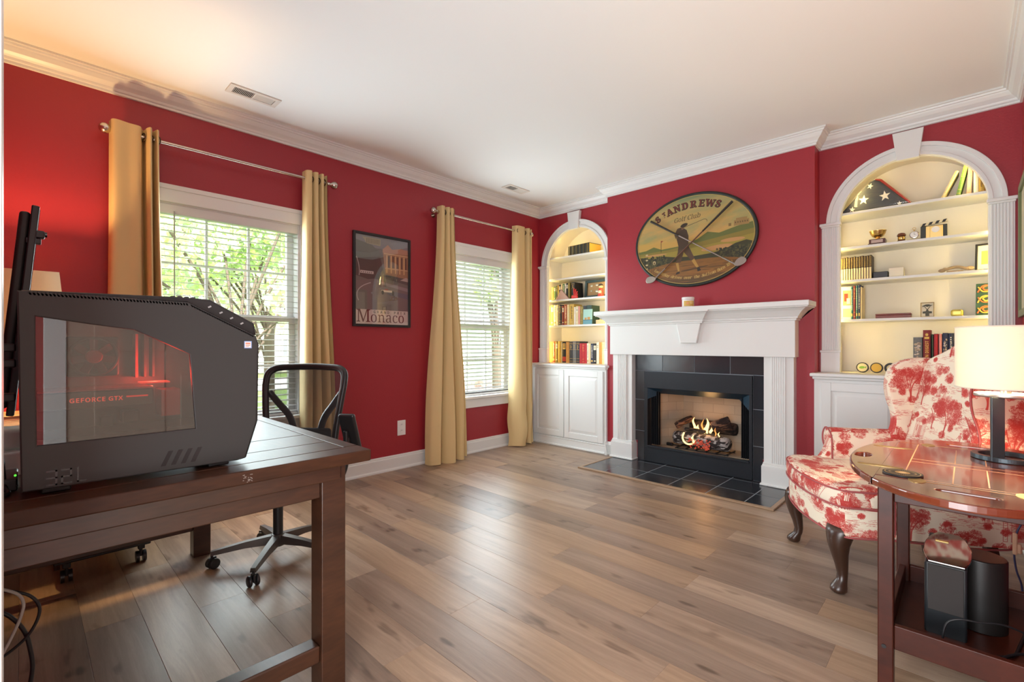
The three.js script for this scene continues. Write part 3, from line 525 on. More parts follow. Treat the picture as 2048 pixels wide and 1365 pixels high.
// ---------------------------------------------------------------- oval sign with two golf clubs
{
  const cx = 1.925, cy = 2.045, a = 0.545, b = 0.41, z0 = 0.157;
  const s = thing('oval_sign', 'oval painted golf club sign hanging over the mantel', 'sign');
  const oval = (ra, rb) => { const sh = new THREE.Shape(); sh.absellipse(0, 0, ra, rb, 0, Math.PI * 2); return sh; };
  const tex = canvasTex(1024, 772, (c, w, h) => {
    const R = rngOf(17);
    let g = c.createLinearGradient(0, 0, 0, h * 0.5); g.addColorStop(0, '#7d9a77'); g.addColorStop(0.45, '#c9b06a'); g.addColorStop(1, '#d7b25e'); c.fillStyle = g; c.fillRect(0, 0, w, h);
    for (let i = 0; i < 260; i++) { c.fillStyle = ['rgba(226,196,120,0.10)', 'rgba(120,160,130,0.10)', 'rgba(230,180,110,0.12)'][i % 3]; c.beginPath(); c.ellipse(R() * w, 60 + R() * 300, 60 + R() * 110, 14 + R() * 26, -0.15, 0, 7); c.fill(); }
    const band = (col, pts) => { c.fillStyle = col; c.beginPath(); c.moveTo(0, h); pts.forEach(([x, y]) => c.lineTo(x * w, y * h)); c.lineTo(w, h); c.fill(); };
    band('#6f7a3c', [[0, 0.56], [0.1, 0.55], [0.17, 0.52], [0.24, 0.56], [0.4, 0.55], [0.55, 0.5], [0.63, 0.44], [0.72, 0.47], [0.85, 0.43], [1, 0.4]]);
    band('#94883a', [[0, 0.585], [0.3, 0.575], [0.6, 0.53], [0.8, 0.5], [1, 0.47]]);
    band('#a89a40', [[0, 0.61], [0.35, 0.6], [0.55, 0.585], [0.7, 0.57], [1, 0.52]]);
    c.fillStyle = '#d0a066'; c.beginPath(); c.ellipse(0.70 * w, 0.62 * h, 0.12 * w, 0.026 * h, -0.05, 0, 7); c.fill(); c.beginPath(); c.ellipse(0.82 * w, 0.56 * h, 0.09 * w, 0.02 * h, 0, 0, 7); c.fill(); c.beginPath(); c.ellipse(0.19 * w, 0.615 * h, 0.1 * w, 0.01 * h, 0, 0, 7); c.fill();
    band('#3b3d1e', [[0, 0.62], [0.08, 0.63], [0.16, 0.66], [0.26, 0.64], [0.36, 0.665], [0.5, 0.68], [0.66, 0.67], [0.76, 0.65], [0.84, 0.6], [0.92, 0.58], [1, 0.62]]);
    for (let i = 0; i < 900; i++) { const x = R(), edge = x < 0.3 || x > 0.7; if (!edge) continue; c.fillStyle = ['#2b2e17', '#4c4e26', '#5a5a2c', '#23260f'][i % 4]; c.beginPath(); c.arc(x * w, (0.63 + R() * 0.14) * h, 4 + R() * 7, 0, 7); c.fill(); }
    g = c.createLinearGradient(0, h * 0.72, 0, h); g.addColorStop(0, '#8f6224'); g.addColorStop(0.5, '#9a6a28'); g.addColorStop(1, '#2a2a18'); c.fillStyle = g; c.beginPath(); c.moveTo(0.0, 0.82 * h); c.quadraticCurveTo(0.25 * w, 0.7 * h, 0.5 * w, 0.72 * h); c.quadraticCurveTo(0.8 * w, 0.7 * h, w, 0.8 * h); c.lineTo(w, h); c.lineTo(0, h); c.fill();
    for (let i = 0; i < 400; i++) { c.fillStyle = ['rgba(180,120,50,0.16)', 'rgba(60,44,20,0.16)'][i % 2]; c.beginPath(); c.ellipse(R() * w, (0.75 + R() * 0.23) * h, 20 + R() * 60, 2 + R() * 4, 0, 0, 7); c.fill(); }
    // stone bridge at the left, clubhouse on the hill at the right, flag
    c.strokeStyle = '#2a2412'; c.lineWidth = 2; for (let i = 0; i < 9; i++) { c.beginPath(); c.moveTo((0.05 + i * 0.02) * w, 0.72 * h); c.lineTo((0.05 + i * 0.02) * w, 0.84 * h); c.stroke(); }
    c.fillStyle = '#a98c55'; c.fillRect(0.83 * w, 0.37 * h, 0.11 * w, 0.055 * h); c.fillRect(0.845 * w, 0.35 * h, 0.08 * w, 0.02 * h); c.fillStyle = '#6b5834'; for (let i = 0; i < 6; i++) c.fillRect((0.838 + i * 0.017) * w, 0.385 * h, 8, 12); c.fillStyle = '#8a7748'; c.fillRect(0.79 * w, 0.39 * h, 0.02 * w, 0.03 * h); c.fillRect(0.985 * w, 0.36 * h, 4, 0.06 * h);
    c.fillStyle = '#3a2c18'; c.fillRect(0.235 * w, 0.46 * h, 4, 0.13 * h); c.fillStyle = '#9c4030'; c.beginPath(); c.moveTo(0.235 * w, 0.46 * h); c.lineTo(0.257 * w, 0.463 * h); c.lineTo(0.235 * w, 0.485 * h); c.fill();
    c.fillStyle = '#d9c8a0'; for (const y of [0.60, 0.66, 0.715, 0.76]) { c.beginPath(); c.ellipse(0.105 * w, y * h, 12, 7, 0, 0, 7); c.fill(); } c.fillStyle = '#c8b88c'; c.beginPath(); c.ellipse(0.175 * w, 0.70 * h, 15, 17, 0, 0, 7); c.fill(); c.fillStyle = '#6a5a34'; c.beginPath(); c.ellipse(0.175 * w, 0.705 * h, 7, 10, 0, 0, 7); c.fill();
    // golfer: back turned, club over the shoulder
    const P = (pts, col) => { c.fillStyle = col; c.beginPath(); pts.forEach(([x, y], i) => i ? c.lineTo(x * w, y * h) : c.moveTo(x * w, y * h)); c.closePath(); c.fill(); };
    P([[0.385, 0.40], [0.40, 0.365], [0.435, 0.36], [0.46, 0.385], [0.475, 0.45], [0.475, 0.55], [0.485, 0.60], [0.385, 0.605], [0.39, 0.55], [0.375, 0.47]], '#4a3723');
    P([[0.355, 0.42], [0.38, 0.355], [0.415, 0.345], [0.425, 0.37], [0.39, 0.40], [0.37, 0.47]], '#54402a');
    P([[0.388, 0.59], [0.485, 0.585], [0.525, 0.70], [0.50, 0.725], [0.435, 0.62], [0.41, 0.73], [0.365, 0.73]], '#5c4630');
    P([[0.365, 0.73], [0.39, 0.73], [0.40, 0.83], [0.388, 0.835]], '#c39b4c'); P([[0.50, 0.725], [0.523, 0.705], [0.56, 0.80], [0.545, 0.815]], '#c39b4c');
    P([[0.375, 0.835], [0.40, 0.825], [0.402, 0.85], [0.365, 0.86]], '#2c2013'); P([[0.545, 0.81], [0.562, 0.80], [0.578, 0.84], [0.55, 0.848]], '#2c2013');
    c.fillStyle = '#8c6848'; c.beginPath(); c.ellipse(0.424 * w, 0.352 * h, 13, 16, 0, 0, 7); c.fill(); c.fillStyle = '#3a2d1e'; c.beginPath(); c.ellipse(0.438 * w, 0.328 * h, 32, 15, -0.25, 0, 7); c.fill();
    c.strokeStyle = '#2e2212'; c.lineWidth = 3; c.beginPath(); c.moveTo(0.395 * w, 0.365 * h); c.lineTo(0.60 * w, 0.30 * h); c.quadraticCurveTo(0.63 * w, 0.30 * h, 0.625 * w, 0.33 * h); c.stroke();
    c.fillStyle = 'rgba(50,36,16,0.55)'; c.beginPath(); c.ellipse(0.52 * w, 0.815 * h, 120, 7, -0.12, 0, 7); c.fill();
    // lettering on arcs
    const arc = (txt, font, col, r, a0, a1, flip, oy, stroke) => { c.font = font; c.textAlign = 'center'; c.textBaseline = 'middle'; const n = txt.length; for (let i = 0; i < n; i++) { const t = n > 1 ? i / (n - 1) : 0.5, th = lerp(a0, a1, t); c.save(); c.translate(w / 2 + r[0] * Math.sin(th), oy - (flip ? -1 : 1) * r[1] * Math.cos(th)); c.rotate((flip ? -1 : 1) * th * 0.82); if (stroke) { c.strokeStyle = stroke; c.lineWidth = 7; c.strokeText(txt[i], 2, 2); } c.fillStyle = col; c.fillText(txt[i], 0, 0); c.restore(); } };
    arc('ANDREWS', 'bold 76px serif', '#7b2c22', [455, 300], -0.44, 0.50, false, 390, '#1f1a10');
    arc('S', 'bold 72px serif', '#7b2c22', [455, 300], -0.72, -0.72, false, 390, '#1f1a10'); c.save(); c.translate(0.262 * w, 0.165 * h); c.rotate(-0.5); c.font = 'bold 40px serif'; c.fillStyle = '#7b2c22'; c.strokeStyle = '#1f1a10'; c.lineWidth = 5; c.strokeText('T', 1, 1); c.fillText('T', 0, 0); c.fillRect(-12, 26, 9, 6); c.restore();
    c.save(); c.translate(0.46 * w, 0.255 * h); c.rotate(-0.06); c.font = 'italic 52px serif'; c.fillStyle = '#3a3018'; c.textAlign = 'center'; c.fillText('Golf Club', 0, 0); c.restore();
    arc('Lord McKay drives over the Swilcan Burn 1871', 'italic bold 33px serif', '#d3b568', [450, 300], -0.80, 0.80, true, 398);
  });
  const disc = EX(oval(a - 0.012, b - 0.012), 0.026, 0, 1, 48).translate(cx, cy, z0), uv = disc.attributes.uv, p = disc.attributes.position;
  for (let i = 0; i < p.count; i++) uv.setXY(i, (p.getX(i) - cx) / (2 * a) + 0.5, (p.getY(i) - cy) / (2 * b) + 0.5);
  part(s, 'painted_board', disc, phys(0xdcd4c8, 0.42, { map: tex, clearcoat: 0.25, clearcoatRoughness: 0.35 }));
  const ring = (ra, r, z, m, nm) => { const pts = []; for (let i = 0; i < 72; i++) { const t = i / 72 * 6.28319; pts.push([cx + (a - ra) * Math.cos(t), cy + (b - ra) * Math.sin(t), z]); } part(s, nm, TUBE(pts, r, 144, 8, true), m); };
  ring(0.008, 0.014, z0 + 0.018, std(LIN(0.012, 0.018, 0.014), 0.45), 'rim'); ring(0.024, 0.003, z0 + 0.027, std(LIN(0.45, 0.32, 0.10), 0.5), 'gold_line');
  const steel = std(LIN(0.35, 0.31, 0.27), 0.4, { metalness: 0.9 }), grip = std(LIN(0.025, 0.018, 0.014), 0.6), shaftW = std(LIN(0.14, 0.06, 0.035), 0.45);
  const club = (g0, h0, shaft, lab, hs) => {
    const A = V3(...g0), H = V3(...h0), d = H.clone().sub(A).normalize(), at = (t) => A.clone().lerp(H, t).toArray();
    const c = part(s, 'golf_club', BAR(at(0.34), at(0.88), 0.006, 0.0045), shaft, lab);
    part(c, 'grip', BAR(at(0), at(0.36), 0.0105, 0.007), grip); part(c, 'hosel', BAR(at(0.86), at(1), 0.006, 0.008), steel);
    const n = V3(d.x, d.y, 0).normalize();
    let hg; const hd = new THREE.Shape(); hd.moveTo(-0.01, 0); hd.quadraticCurveTo(-0.012, 0.05, 0.03, 0.075); hd.quadraticCurveTo(0.075, 0.08, 0.075, 0.045); hd.quadraticCurveTo(0.06, 0.005, 0.02, -0.008); hd.quadraticCurveTo(0, -0.012, -0.01, 0);
    part(c, 'club_head', (hg = EX(hd, 0.012, 0.003), hs < 0 ? MIRROR(hg) : hg).rotateZ(hs > 0 ? -0.35 : 0.95).translate(H.x, H.y - 0.005, H.z - 0.004), steel);
  };
  club([1.545, 2.272, 0.20], [2.30, 1.785, 0.197], std(LIN(0.32, 0.25, 0.22), 0.4, { metalness: 0.5 }), 'golf club with pale shaft', 1);
  club([2.285, 2.305, 0.216], [1.59, 1.735, 0.200], shaftW, 'golf club with brown shaft', -1);
}
// ================================================================ ARCHED BOOKCASES AND CABINETS
const SHELF = [[2.135, 1.885, 1.640, 1.342], [2.115, 1.854, 1.605, 1.308]];
M.led = std(LIN(0, 0, 0), 1, { emissive: LIN(1, 0.80, 0.45), emissiveIntensity: 1.2 });
ARCH.forEach((A, k) => {
  const c = A.c, n = thing('arched_bookcase', k ? 'lit white arched bookcase niche behind the armchair' : 'lit white arched bookcase niche by the window', 'bookcase', { group: 'arched bookcases' });
  const ring = shapeOf([[c - 0.458, COUNTER - 0.02], [c + 0.458, COUNTER - 0.02], [c + 0.458, 2.56], [c - 0.458, 2.56]]);
  ring.holes.push(archPath(new THREE.Path(), c, 0.44, COUNTER, SPRING));
  part(n, 'niche_lining', EX(ring, 0.30, 0, 1, 40).translate(0, 0, -0.318), M.niche);
  part(n, 'back_panel', B(c - 0.458, c + 0.458, COUNTER - 0.02, 2.56, -0.33, -0.316), M.niche);
  SHELF[k].forEach((y, i) => { const w = y > SPRING ? Math.sqrt(0.44 ** 2 - (y - SPRING) ** 2) - 0.002 : 0.438; part(n, 'shelf', RB(c - w, c + w, y - 0.019, y, -0.316, -0.034, 0.003), M.cab); });
  // arch casing in three stepped bands, keystone, fluted pilasters
  const band = (r0, r1, d) => { const s = new THREE.Shape(); s.absarc(0, 0, r1, 0, Math.PI, false); s.absarc(0, 0, r0, Math.PI, 0, true); return EX(s, d, 0.003, 2, 40).translate(c, SPRING, 0); };
  part(n, 'arch_casing', [band(0.396, 0.481, 0.016), band(0.395, 0.418, 0.024), band(0.455, 0.482, 0.028)], M.trim);
  const liner = archPath(new THREE.Shape(), c, 0.4, COUNTER + 0.001, SPRING); liner.holes.push(archPath(new THREE.Path(), c, 0.393, COUNTER + 0.0012, SPRING));
  part(n, 'jamb_liner', EX(liner, 0.0205, 0, 1, 40).translate(0, 0, -0.0195), M.trim);
  part(n, 'keystone', EX(shapeOf([[-0.060, 2.405], [0.060, 2.405], [0.084, 2.600], [-0.084, 2.600]]), 0.044, 0.003).translate(c, 0, 0), M.trim);
  for (const s of [-1, 1]) {
    const x0 = c + s * (s > 0 ? 0.397 : 0.512), x1 = x0 + 0.115, xm = (x0 + x1) / 2;
    const p = part(n, 'pilaster', RB(x0, x1, COUNTER + 0.001, 2.035, 0, 0.016, 0.002), M.trim);
    const fl = []; for (let i = 0; i < 7; i++) fl.push(RB(x0 + 0.006 + i * 0.0148, x0 + 0.0175 + i * 0.0148, 1.075, 2.012, 0.012, 0.0205, 0.003));
    part(p, 'fluting', fl, M.trim);
    part(p, 'plinth_block', [RB(x0 - 0.004, x1 + 0.004, COUNTER + 0.0006, 1.062, 0.0003, 0.026, 0.002), RB(x0 - 0.010, x1 + 0.010, 1.055, 1.073, 0, 0.032, 0.006)].map((g) => g), M.trim);
    part(p, 'capital', [RB(x0 - 0.004, x1 + 0.004, 2.008, 2.022, 0, 0.03, 0.004), RB(x0 - 0.012, x1 + 0.012, 2.02, 2.042, 0, 0.04, 0.006)], M.trim);
    const lx = c + s * 0.421;
    part(n, 'led_strip', B(lx - 0.008, lx + 0.008, COUNTER + 0.02, 2.02, -0.0225, -0.0185), M.led);
    areaLight('niche_strip', [1, 0.72, 0.24], 66, 0.022, 1.08, [lx, 1.465, -0.0245], [lx - s * 0.42, 1.465, -0.30]);
    areaLight('niche_strip_top', [1, 0.72, 0.24], 48, 0.022, 0.3, [c + s * 0.30, 2.31, -0.0245], [c, 2.26, -0.30]);
  }
  // base cabinet
  const x0 = k ? 2.8585 : 0.0015, x1 = k ? RW - 0.0015 : 1.0415, zf = 0.197;
  const b = thing('base_cabinet', k ? 'white panelled base cabinet behind the armchair' : 'white two-door base cabinet under the niche by the window', 'cabinet', { group: 'base cabinets' });
  part(b, 'body', [B(x0, x1, 0, COUNTER - 0.03, 0.0, 0.182)], M.cab);
  part(b, 'counter', [RB(x0 - (k ? 0.022 : 0), x1 + (k ? 0 : 0.022), COUNTER - 0.026, COUNTER, 0.0005, 0.226, 0.008), RB(x0 - (k ? 0.008 : 0), x1 + (k ? 0 : 0.008), COUNTER - 0.045, COUNTER - 0.024, 0.0005, 0.205, 0.006)], M.cab);
  part(b, 'base_moulding', [B(x0, x1, 0, 0.088, 0.18, 0.196), RB(x0, x1, 0.082, 0.095, 0.18, 0.2, 0.004), RB(x0, x1, 0, 0.02, 0.18, 0.212, 0.006)], M.cab);
  const doors = k ? [[2.905, 3.388], [3.394, 3.895]] : [[0.075, 0.509], [0.517, 1.012]];
  for (const [a, d] of doors) {
    const ya = 0.105, yb = 0.838, st = 0.062;
    const D = part(b, 'door', FRAME4(a, d, ya, yb, st, 0.183, zf, 0.003), M.cab);
    const pa = a + st, pd = d - st, py = ya + st, pb = yb - st, q = 0.035;
    const pts = (o, z) => [[pa + o, py + o, z], [pd - o, py + o, z], [pd - o, pb - o, z], [pa + o, pb - o, z]];
    const o0 = pts(0, 0.186), o1 = pts(0.006, 0.186), o2 = pts(q, 0.1935), pos = [];
    for (const [r, t] of [[o0, o1], [o1, o2]]) for (let i = 0; i < 4; i++) { const j = (i + 1) % 4; pos.push(...r[i], ...r[j], ...t[j], ...r[i], ...t[j], ...t[i]); }
    pos.push(...o2[0], ...o2[1], ...o2[2], ...o2[0], ...o2[2], ...o2[3]);
    const g = new THREE.BufferGeometry(); g.setAttribute('position', new THREE.Float32BufferAttribute(pos, 3)); g.computeVertexNormals();
    part(D, 'raised_panel', g, M.cab);
  }
});

// ---------------------------------------------------------------- books
const ORD = ['first', 'second', 'third', 'fourth', 'fifth', 'sixth', 'seventh', 'eighth', 'ninth', 'tenth', 'eleventh', 'twelfth', 'thirteenth', 'fourteenth', 'fifteenth', 'sixteenth', 'seventeenth', 'eighteenth', 'nineteenth', 'twentieth', 'twenty-first', 'twenty-second'];
const CW = 40, CHh = 256, atlasDraw = [];
const atlasMat = std(0xffffff, 0.55);
function bookThing(label, group, x0, x1, y, h, zf, d, hex, style, { lean = 0, text } = {}) {
  const w = x1 - x0, i = atlasDraw.length; atlasDraw.push([hex, style, text]);
  const b = thing('book', label, 'book', { pos: [x0, y, zf], group });
  const u0 = ((i % 51) * CW + 1) / 2048, u1 = ((i % 51) * CW + CW - 1) / 2048, v1 = 1 - Math.floor(i / 51) * 0.5 - 0.003, v0 = v1 - 0.5 + 0.006;
  const t = Math.min(0.0025, w * 0.18), cover = [B(0, t, 0, h, -d, -0.003), B(w - t, w, 0, h, -d, -0.003)];
  // rounded spine
  const sp = []; const nseg = 5; for (let k = 0; k <= nseg; k++) { const a = k / nseg; sp.push([w * a, 0.004 * Math.sin(a * Math.PI) - 0.004]); }
  const pos = [], uv = [];
  for (let k = 0; k < nseg; k++) { const [a, az] = sp[k], [c, cz] = sp[k + 1], ua = lerp(u0, u1, k / nseg), uc = lerp(u0, u1, (k + 1) / nseg); pos.push(a, 0, az, c, 0, cz, c, h, cz, a, 0, az, c, h, cz, a, h, az); uv.push(ua, v0, uc, v0, uc, v1, ua, v0, uc, v1, ua, v1); }
  const g = new THREE.BufferGeometry(); g.setAttribute('position', new THREE.Float32BufferAttribute(pos, 3)); g.setAttribute('uv', new THREE.Float32BufferAttribute(uv, 2)); g.computeVertexNormals();
  const cg = MG(cover); { const q = cg.attributes.uv; for (let k = 0; k < q.count; k++) q.setXY(k, lerp(u0, u1, 0.5), lerp(v0, v1, 0.985)); }
  part(b, 'cover', [cg, g], atlasMat);
  part(b, 'pages', B(t, w - t, 0.003, h - 0.004, -d + 0.004, -0.006), M.paper);
  if (lean) { b.rotation.z = lean; }
  return b;
}
const cname = { '#1f3d36': 'dark green', '#2f6a66': 'teal', '#7a1f22': 'maroon', '#b3202c': 'red', '#22304f': 'navy blue', '#2c5a8c': 'blue', '#d9cba0': 'cream', '#c9a64a': 'gold', '#8a7a3a': 'olive', '#1b1b1d': 'black', '#b8843e': 'tan', '#a4532c': 'rust brown', '#e6e0cf': 'white', '#6b6f72': 'grey', '#4a3324': 'dark brown', '#d98f86': 'pink', '#557a3c': 'green', '#2b2f38': 'charcoal' };
function row(shelfName, group, y, zf, d, list, opt = {}) {   // list: [x0, x1, h, hex, style, text]
  list.forEach(([x0, x1, h, hex, style, text], i) => bookThing(`${cname[hex]} book, ${ORD[i]} from left${opt.of || ''}, ${shelfName}`, group, x0 + 0.0008, x1 - 0.0008, y + 0.0005, h, zf, d, hex, style, { text }));
}
function fill(x0, x1, specs) { const tot = specs.reduce((s, p) => s + p[0], 0), out = []; let x = x0; for (const [w, ...r] of specs) { const ww = w / tot * (x1 - x0); out.push([x, x + ww, ...r]); x += ww; } return out; }
const [LS, RS] = SHELF;
// niche by the window
row('middle shelf of niche by window', 'books on the middle window-niche shelf', LS[2], -0.06, 0.15, fill(0.13, 0.40, [[1.2, 0.155, '#8a7a3a', 1], [1, 0.16, '#557a3c', 2], [1, 0.165, '#1f3d36', 1], [0.8, 0.17, '#c9a64a', 3], [1, 0.175, '#2b2f38', 2], [0.9, 0.18, '#d9cba0', 1], [1, 0.182, '#557a3c', 3], [0.8, 0.178, '#e6e0cf', 2], [1, 0.185, '#1b1b1d', 2], [0.9, 0.188, '#8a7a3a', 1]]));
bookThing('thick black book leaning beside the shadow box frame by the window', 'books on the middle window-niche shelf', 0.425, 0.475, LS[2] + 0.001, 0.185, -0.06, 0.16, '#1b1b1d', 1, { lean: 0.04 });
row('fourth shelf of niche by window', 'books on the fourth window-niche shelf', LS[3], -0.06, 0.16, fill(0.092, 0.70, [[1, 0.235, '#8a7a3a', 1], [1.6, 0.24, '#c9a64a', 2], [1.6, 0.238, '#e6e0cf', 3], [1.2, 0.24, '#d9cba0', 2], [1.8, 0.236, '#2b2f38', 1], [1.2, 0.225, '#7a1f22', 2], [1.6, 0.238, '#a4532c', 3], [1.2, 0.234, '#d9cba0', 1], [2.4, 0.236, '#c9a64a', 3], [1.0, 0.20, '#e6e0cf', 1], [1.2, 0.21, '#d9cba0', 2], [1.0, 0.205, '#d98f86', 1], [1.6, 0.205, '#8a7a3a', 1], [1.6, 0.207, '#2b2f38', 0], [2.6, 0.21, '#1f3d36', 0]]));
row('bottom shelf of niche by window', 'books on the bottom window-niche shelf', COUNTER, -0.06, 0.17, fill(0.10, 0.86, [[1.6, 0.245, '#b8843e', 0], [1.5, 0.25, '#a4532c', 3], [1.5, 0.246, '#8a7a3a', 2], [1.7, 0.25, '#c9a64a', 1], [0.5, 0.24, '#d9cba0', 0], [2.0, 0.245, '#1b1b1d', 4], [1.7, 0.24, '#b8843e', 0], [1.7, 0.246, '#2b2f38', 1], [1.7, 0.248, '#6b6f72', 1], [1.7, 0.246, '#2b2f38', 1], [1.2, 0.225, '#b3202c', 0], [1.2, 0.225, '#b3202c', 1], [1.2, 0.224, '#b3202c', 0], [0.9, 0.225, '#e6e0cf', 3], [0.9, 0.222, '#d9cba0', 0], [1.2, 0.222, '#22304f', 3], [1.5, 0.224, '#1b1b1d', 2], [1.2, 0.238, '#e6e0cf', 2], [1.3, 0.236, '#b8843e', 0], [1.0, 0.236, '#d9cba0', 1]]));
{ // big leather book lying flat on the top shelf
  const b = thing('leather_book', 'large dark leather book with ribbed spine lying on the top window-niche shelf', 'book', { pos: [0.37, LS[0] + 0.0005, -0.075], turn: -0.12 });
  const lm = std(LIN(0.045, 0.05, 0.04), 0.5);
  part(b, 'cover', [RB(0, 0.32, 0, 0.006, -0.2, 0.002, 0.002), RB(0, 0.32, 0.104, 0.11, -0.2, 0.002, 0.002), RB(0, 0.32, 0, 0.11, -0.006, 0.006, 0.004)], lm);
  for (let i = 0; i < 6; i++) part(b, 'raised_band', RB(0.03 + i * 0.052, 0.04 + i * 0.052, 0.002, 0.108, 0.002, 0.012, 0.004), std(LIN(0.11, 0.085, 0.03), 0.4));
  part(b, 'pages', B(0.004, 0.316, 0.006, 0.104, -0.195, -0.006), std(LIN(0.62, 0.38, 0.08), 0.4, { metalness: 0.4 }));
}
{ // shadow box frame, figurine, pennant, coral
  const f = thing('shadow_box', 'dark teal shadow box frame with mounted pins on the window-niche shelf', 'frame', { pos: [0.545, LS[2] + 0.001, -0.17] });
  const fm = std(LIN(0.03, 0.06, 0.06), 0.45); f.rotation.x = -0.1; const w = 0.32, h = 0.20, e = 0.026;
  part(f, 'frame', FRAME4(0, w, 0, h, e, 0, 0.03, 0.003), fm);
  part(f, 'mount_board', B(e, w - e, e, h - e, 0.004, 0.01), std(LIN(0.40, 0.25, 0.11), 0.8));
  const pm = std(LIN(0.6, 0.55, 0.42), 0.35, { metalness: 0.6 });
  for (const [x, y, r] of [[0.08, 0.14, 0.014], [0.08, 0.08, 0.012], [0.15, 0.145, 0.016], [0.155, 0.075, 0.018], [0.22, 0.14, 0.014]]) part(f, 'pin', LATHE([[0, 0], [r, 0], [r * 0.9, 0.004], [0, 0.006]], 16).rotateX(Math.PI / 2).scale(1.3, 0.8, 1).translate(x, y, 0.01), pm);
}
{
  const f = thing('figurine', 'small red and cream figurine in front of the shadow box', 'figurine', { pos: [0.80, LS[2] + 0.0005, -0.09] });
  part(f, 'body', LATHE([[0, 0], [0.034, 0], [0.036, 0.02], [0.026, 0.045], [0.03, 0.07], [0.018, 0.092], [0, 0.096]], 18), std(LIN(0.5, 0.06, 0.04), 0.4));
  part(f, 'belly', SPH(0.022, 16, 12).scale(1, 1.1, 0.6).translate(0, 0.05, 0.02), std(LIN(0.75, 0.62, 0.42), 0.45));
  part(f, 'head', SPH(0.024, 16, 12).translate(0, 0.112, 0), std(LIN(0.72, 0.48, 0.24), 0.5));
  part(f, 'hat', LATHE([[0, 0.12], [0.027, 0.118], [0.024, 0.134], [0.012, 0.142], [0, 0.143]], 16), std(LIN(0.04, 0.03, 0.03), 0.5));
}
{
  const t = solo('folded_pennant', 'folded pink paper triangle standing before the window-niche books', 'paper triangle', EX(shapeOf([[0, 0], [0.19, 0], [0.075, 0.115]]), 0.022, 0.004), std(LIN(0.62, 0.42, 0.34), 0.85), { pos: [0.215, LS[2] + 0.0005, -0.058] });
  const R = rngOf(33), gs = []; for (let i = 0; i < 16; i++) { const a = R() * 1.5 + 0.3; gs.push(BAR([0.04, 0.01, 0], [0.04 + 0.055 * Math.cos(a) , 0.02 + 0.105 * Math.sin(a) * (0.6 + 0.4 * R()), 0.02 * (R() - 0.5)], 0.007, 0.004, 7)); } gs.push(RB(0.0, 0.085, 0, 0.035, -0.012, 0.012, 0.01));
  solo('coral_ornament', 'bright red branching coral ornament before the thick black book', 'ornament', gs, std(LIN(0.62, 0.035, 0.03), 0.5), { pos: [0.435, LS[2] + 0.0005, -0.05] });
  const card = thing('greeting_card', 'pale teal picture card propped against the green book', 'card', { pos: [0.60, LS[3] + 0.001, -0.043] }); card.rotation.x = -0.05;
  const ct = canvasTex(128, 180, (c, w, h) => { c.fillStyle = '#9fc8bd'; c.fillRect(0, 0, w, h); c.fillStyle = '#5f94a0'; c.fillRect(0, 130, w, 50); c.fillStyle = '#b98a4a'; c.fillRect(20, 100, 30, 30); c.fillRect(60, 94, 40, 34); c.fillStyle = '#2e5a66'; c.fillRect(0, 126, w, 6); });
  const cg = B(0, 0.12, 0, 0.165, 0, 0.003); part(card, 'printed_sheet', cg, std(0xffffff, 0.6, { map: ct }));
  solo('small_box', 'small cream box at the end of the fourth window-niche shelf', 'box', RB(0, 0.10, 0, 0.045, -0.08, 0, 0.003), std(LIN(0.68, 0.52, 0.30), 0.7), { pos: [0.755, LS[3] + 0.0005, -0.06] });
}
// niche behind the armchair
{
  const y = RS[0] + 0.0005;
  const f = thing('flag_case', 'folded star-spangled flag in a clear triangular pouch on the top shelf', 'folded flag', { pos: [3.19, y, -0.10] });
  const ft = canvasTex(512, 256, (c, w, h) => {
    c.fillStyle = '#3b4048'; c.fillRect(0, 0, w, h); const R = rngOf(3); for (let i = 0; i < 1500; i++) { c.fillStyle = `rgba(${150 + R() * 60 | 0},${140 + R() * 50 | 0},90,0.06)`; c.fillRect(R() * w, R() * h, 30, 2); }
    const star = (x, yy, r, rot) => { c.fillStyle = '#efe9d2'; c.beginPath(); for (let i = 0; i < 10; i++) { const a = rot + i * Math.PI / 5, q = i % 2 ? r * 0.4 : r; c.lineTo(x + q * Math.sin(a), yy - q * Math.cos(a)); } c.closePath(); c.fill(); };
    star(175, 165, 42, 0.1); star(335, 160, 44, -0.1); star(225, 60, 26, 0.4); star(85, 230, 26, 0.2); star(440, 240, 22, 0);
  });
  const tri = shapeOf([[-0.19, 0], [0.185, 0], [0.19, 0.015], [0.03, 0.205], [0.0, 0.222], [-0.03, 0.21], [-0.195, 0.02]]);
  const g = EX(tri, 0.075, 0.02, 4), uv = g.attributes.uv, p = g.attributes.position; for (let i = 0; i < p.count; i++) uv.setXY(i, (p.getX(i) + 0.2) / 0.4, p.getY(i) / 0.23);
  part(f, 'folded_cloth', g.translate(0, 0, -0.04), std(0xffffff, 0.8, { map: ft }));
  part(f, 'red_edge', EX(shapeOf([[0.03, 0.208], [0.19, 0.018], [0.205, 0.018], [0.04, 0.222], [0.0, 0.232], [0, 0.224]]), 0.05, 0.004).translate(0, 0, -0.05), std(LIN(0.55, 0.05, 0.03), 0.7));
  part(f, 'clear_pouch', EX(shapeOf([[-0.21, 0], [0.215, 0], [0.21, 0.02], [0.035, 0.225], [0, 0.237], [-0.035, 0.225], [-0.212, 0.02]]), 0.092, 0.022, 4).translate(0, 0, -0.048), phys(0xffffff, 0.08, { transmission: 1, thickness: 0, ior: 1.4 }));
}
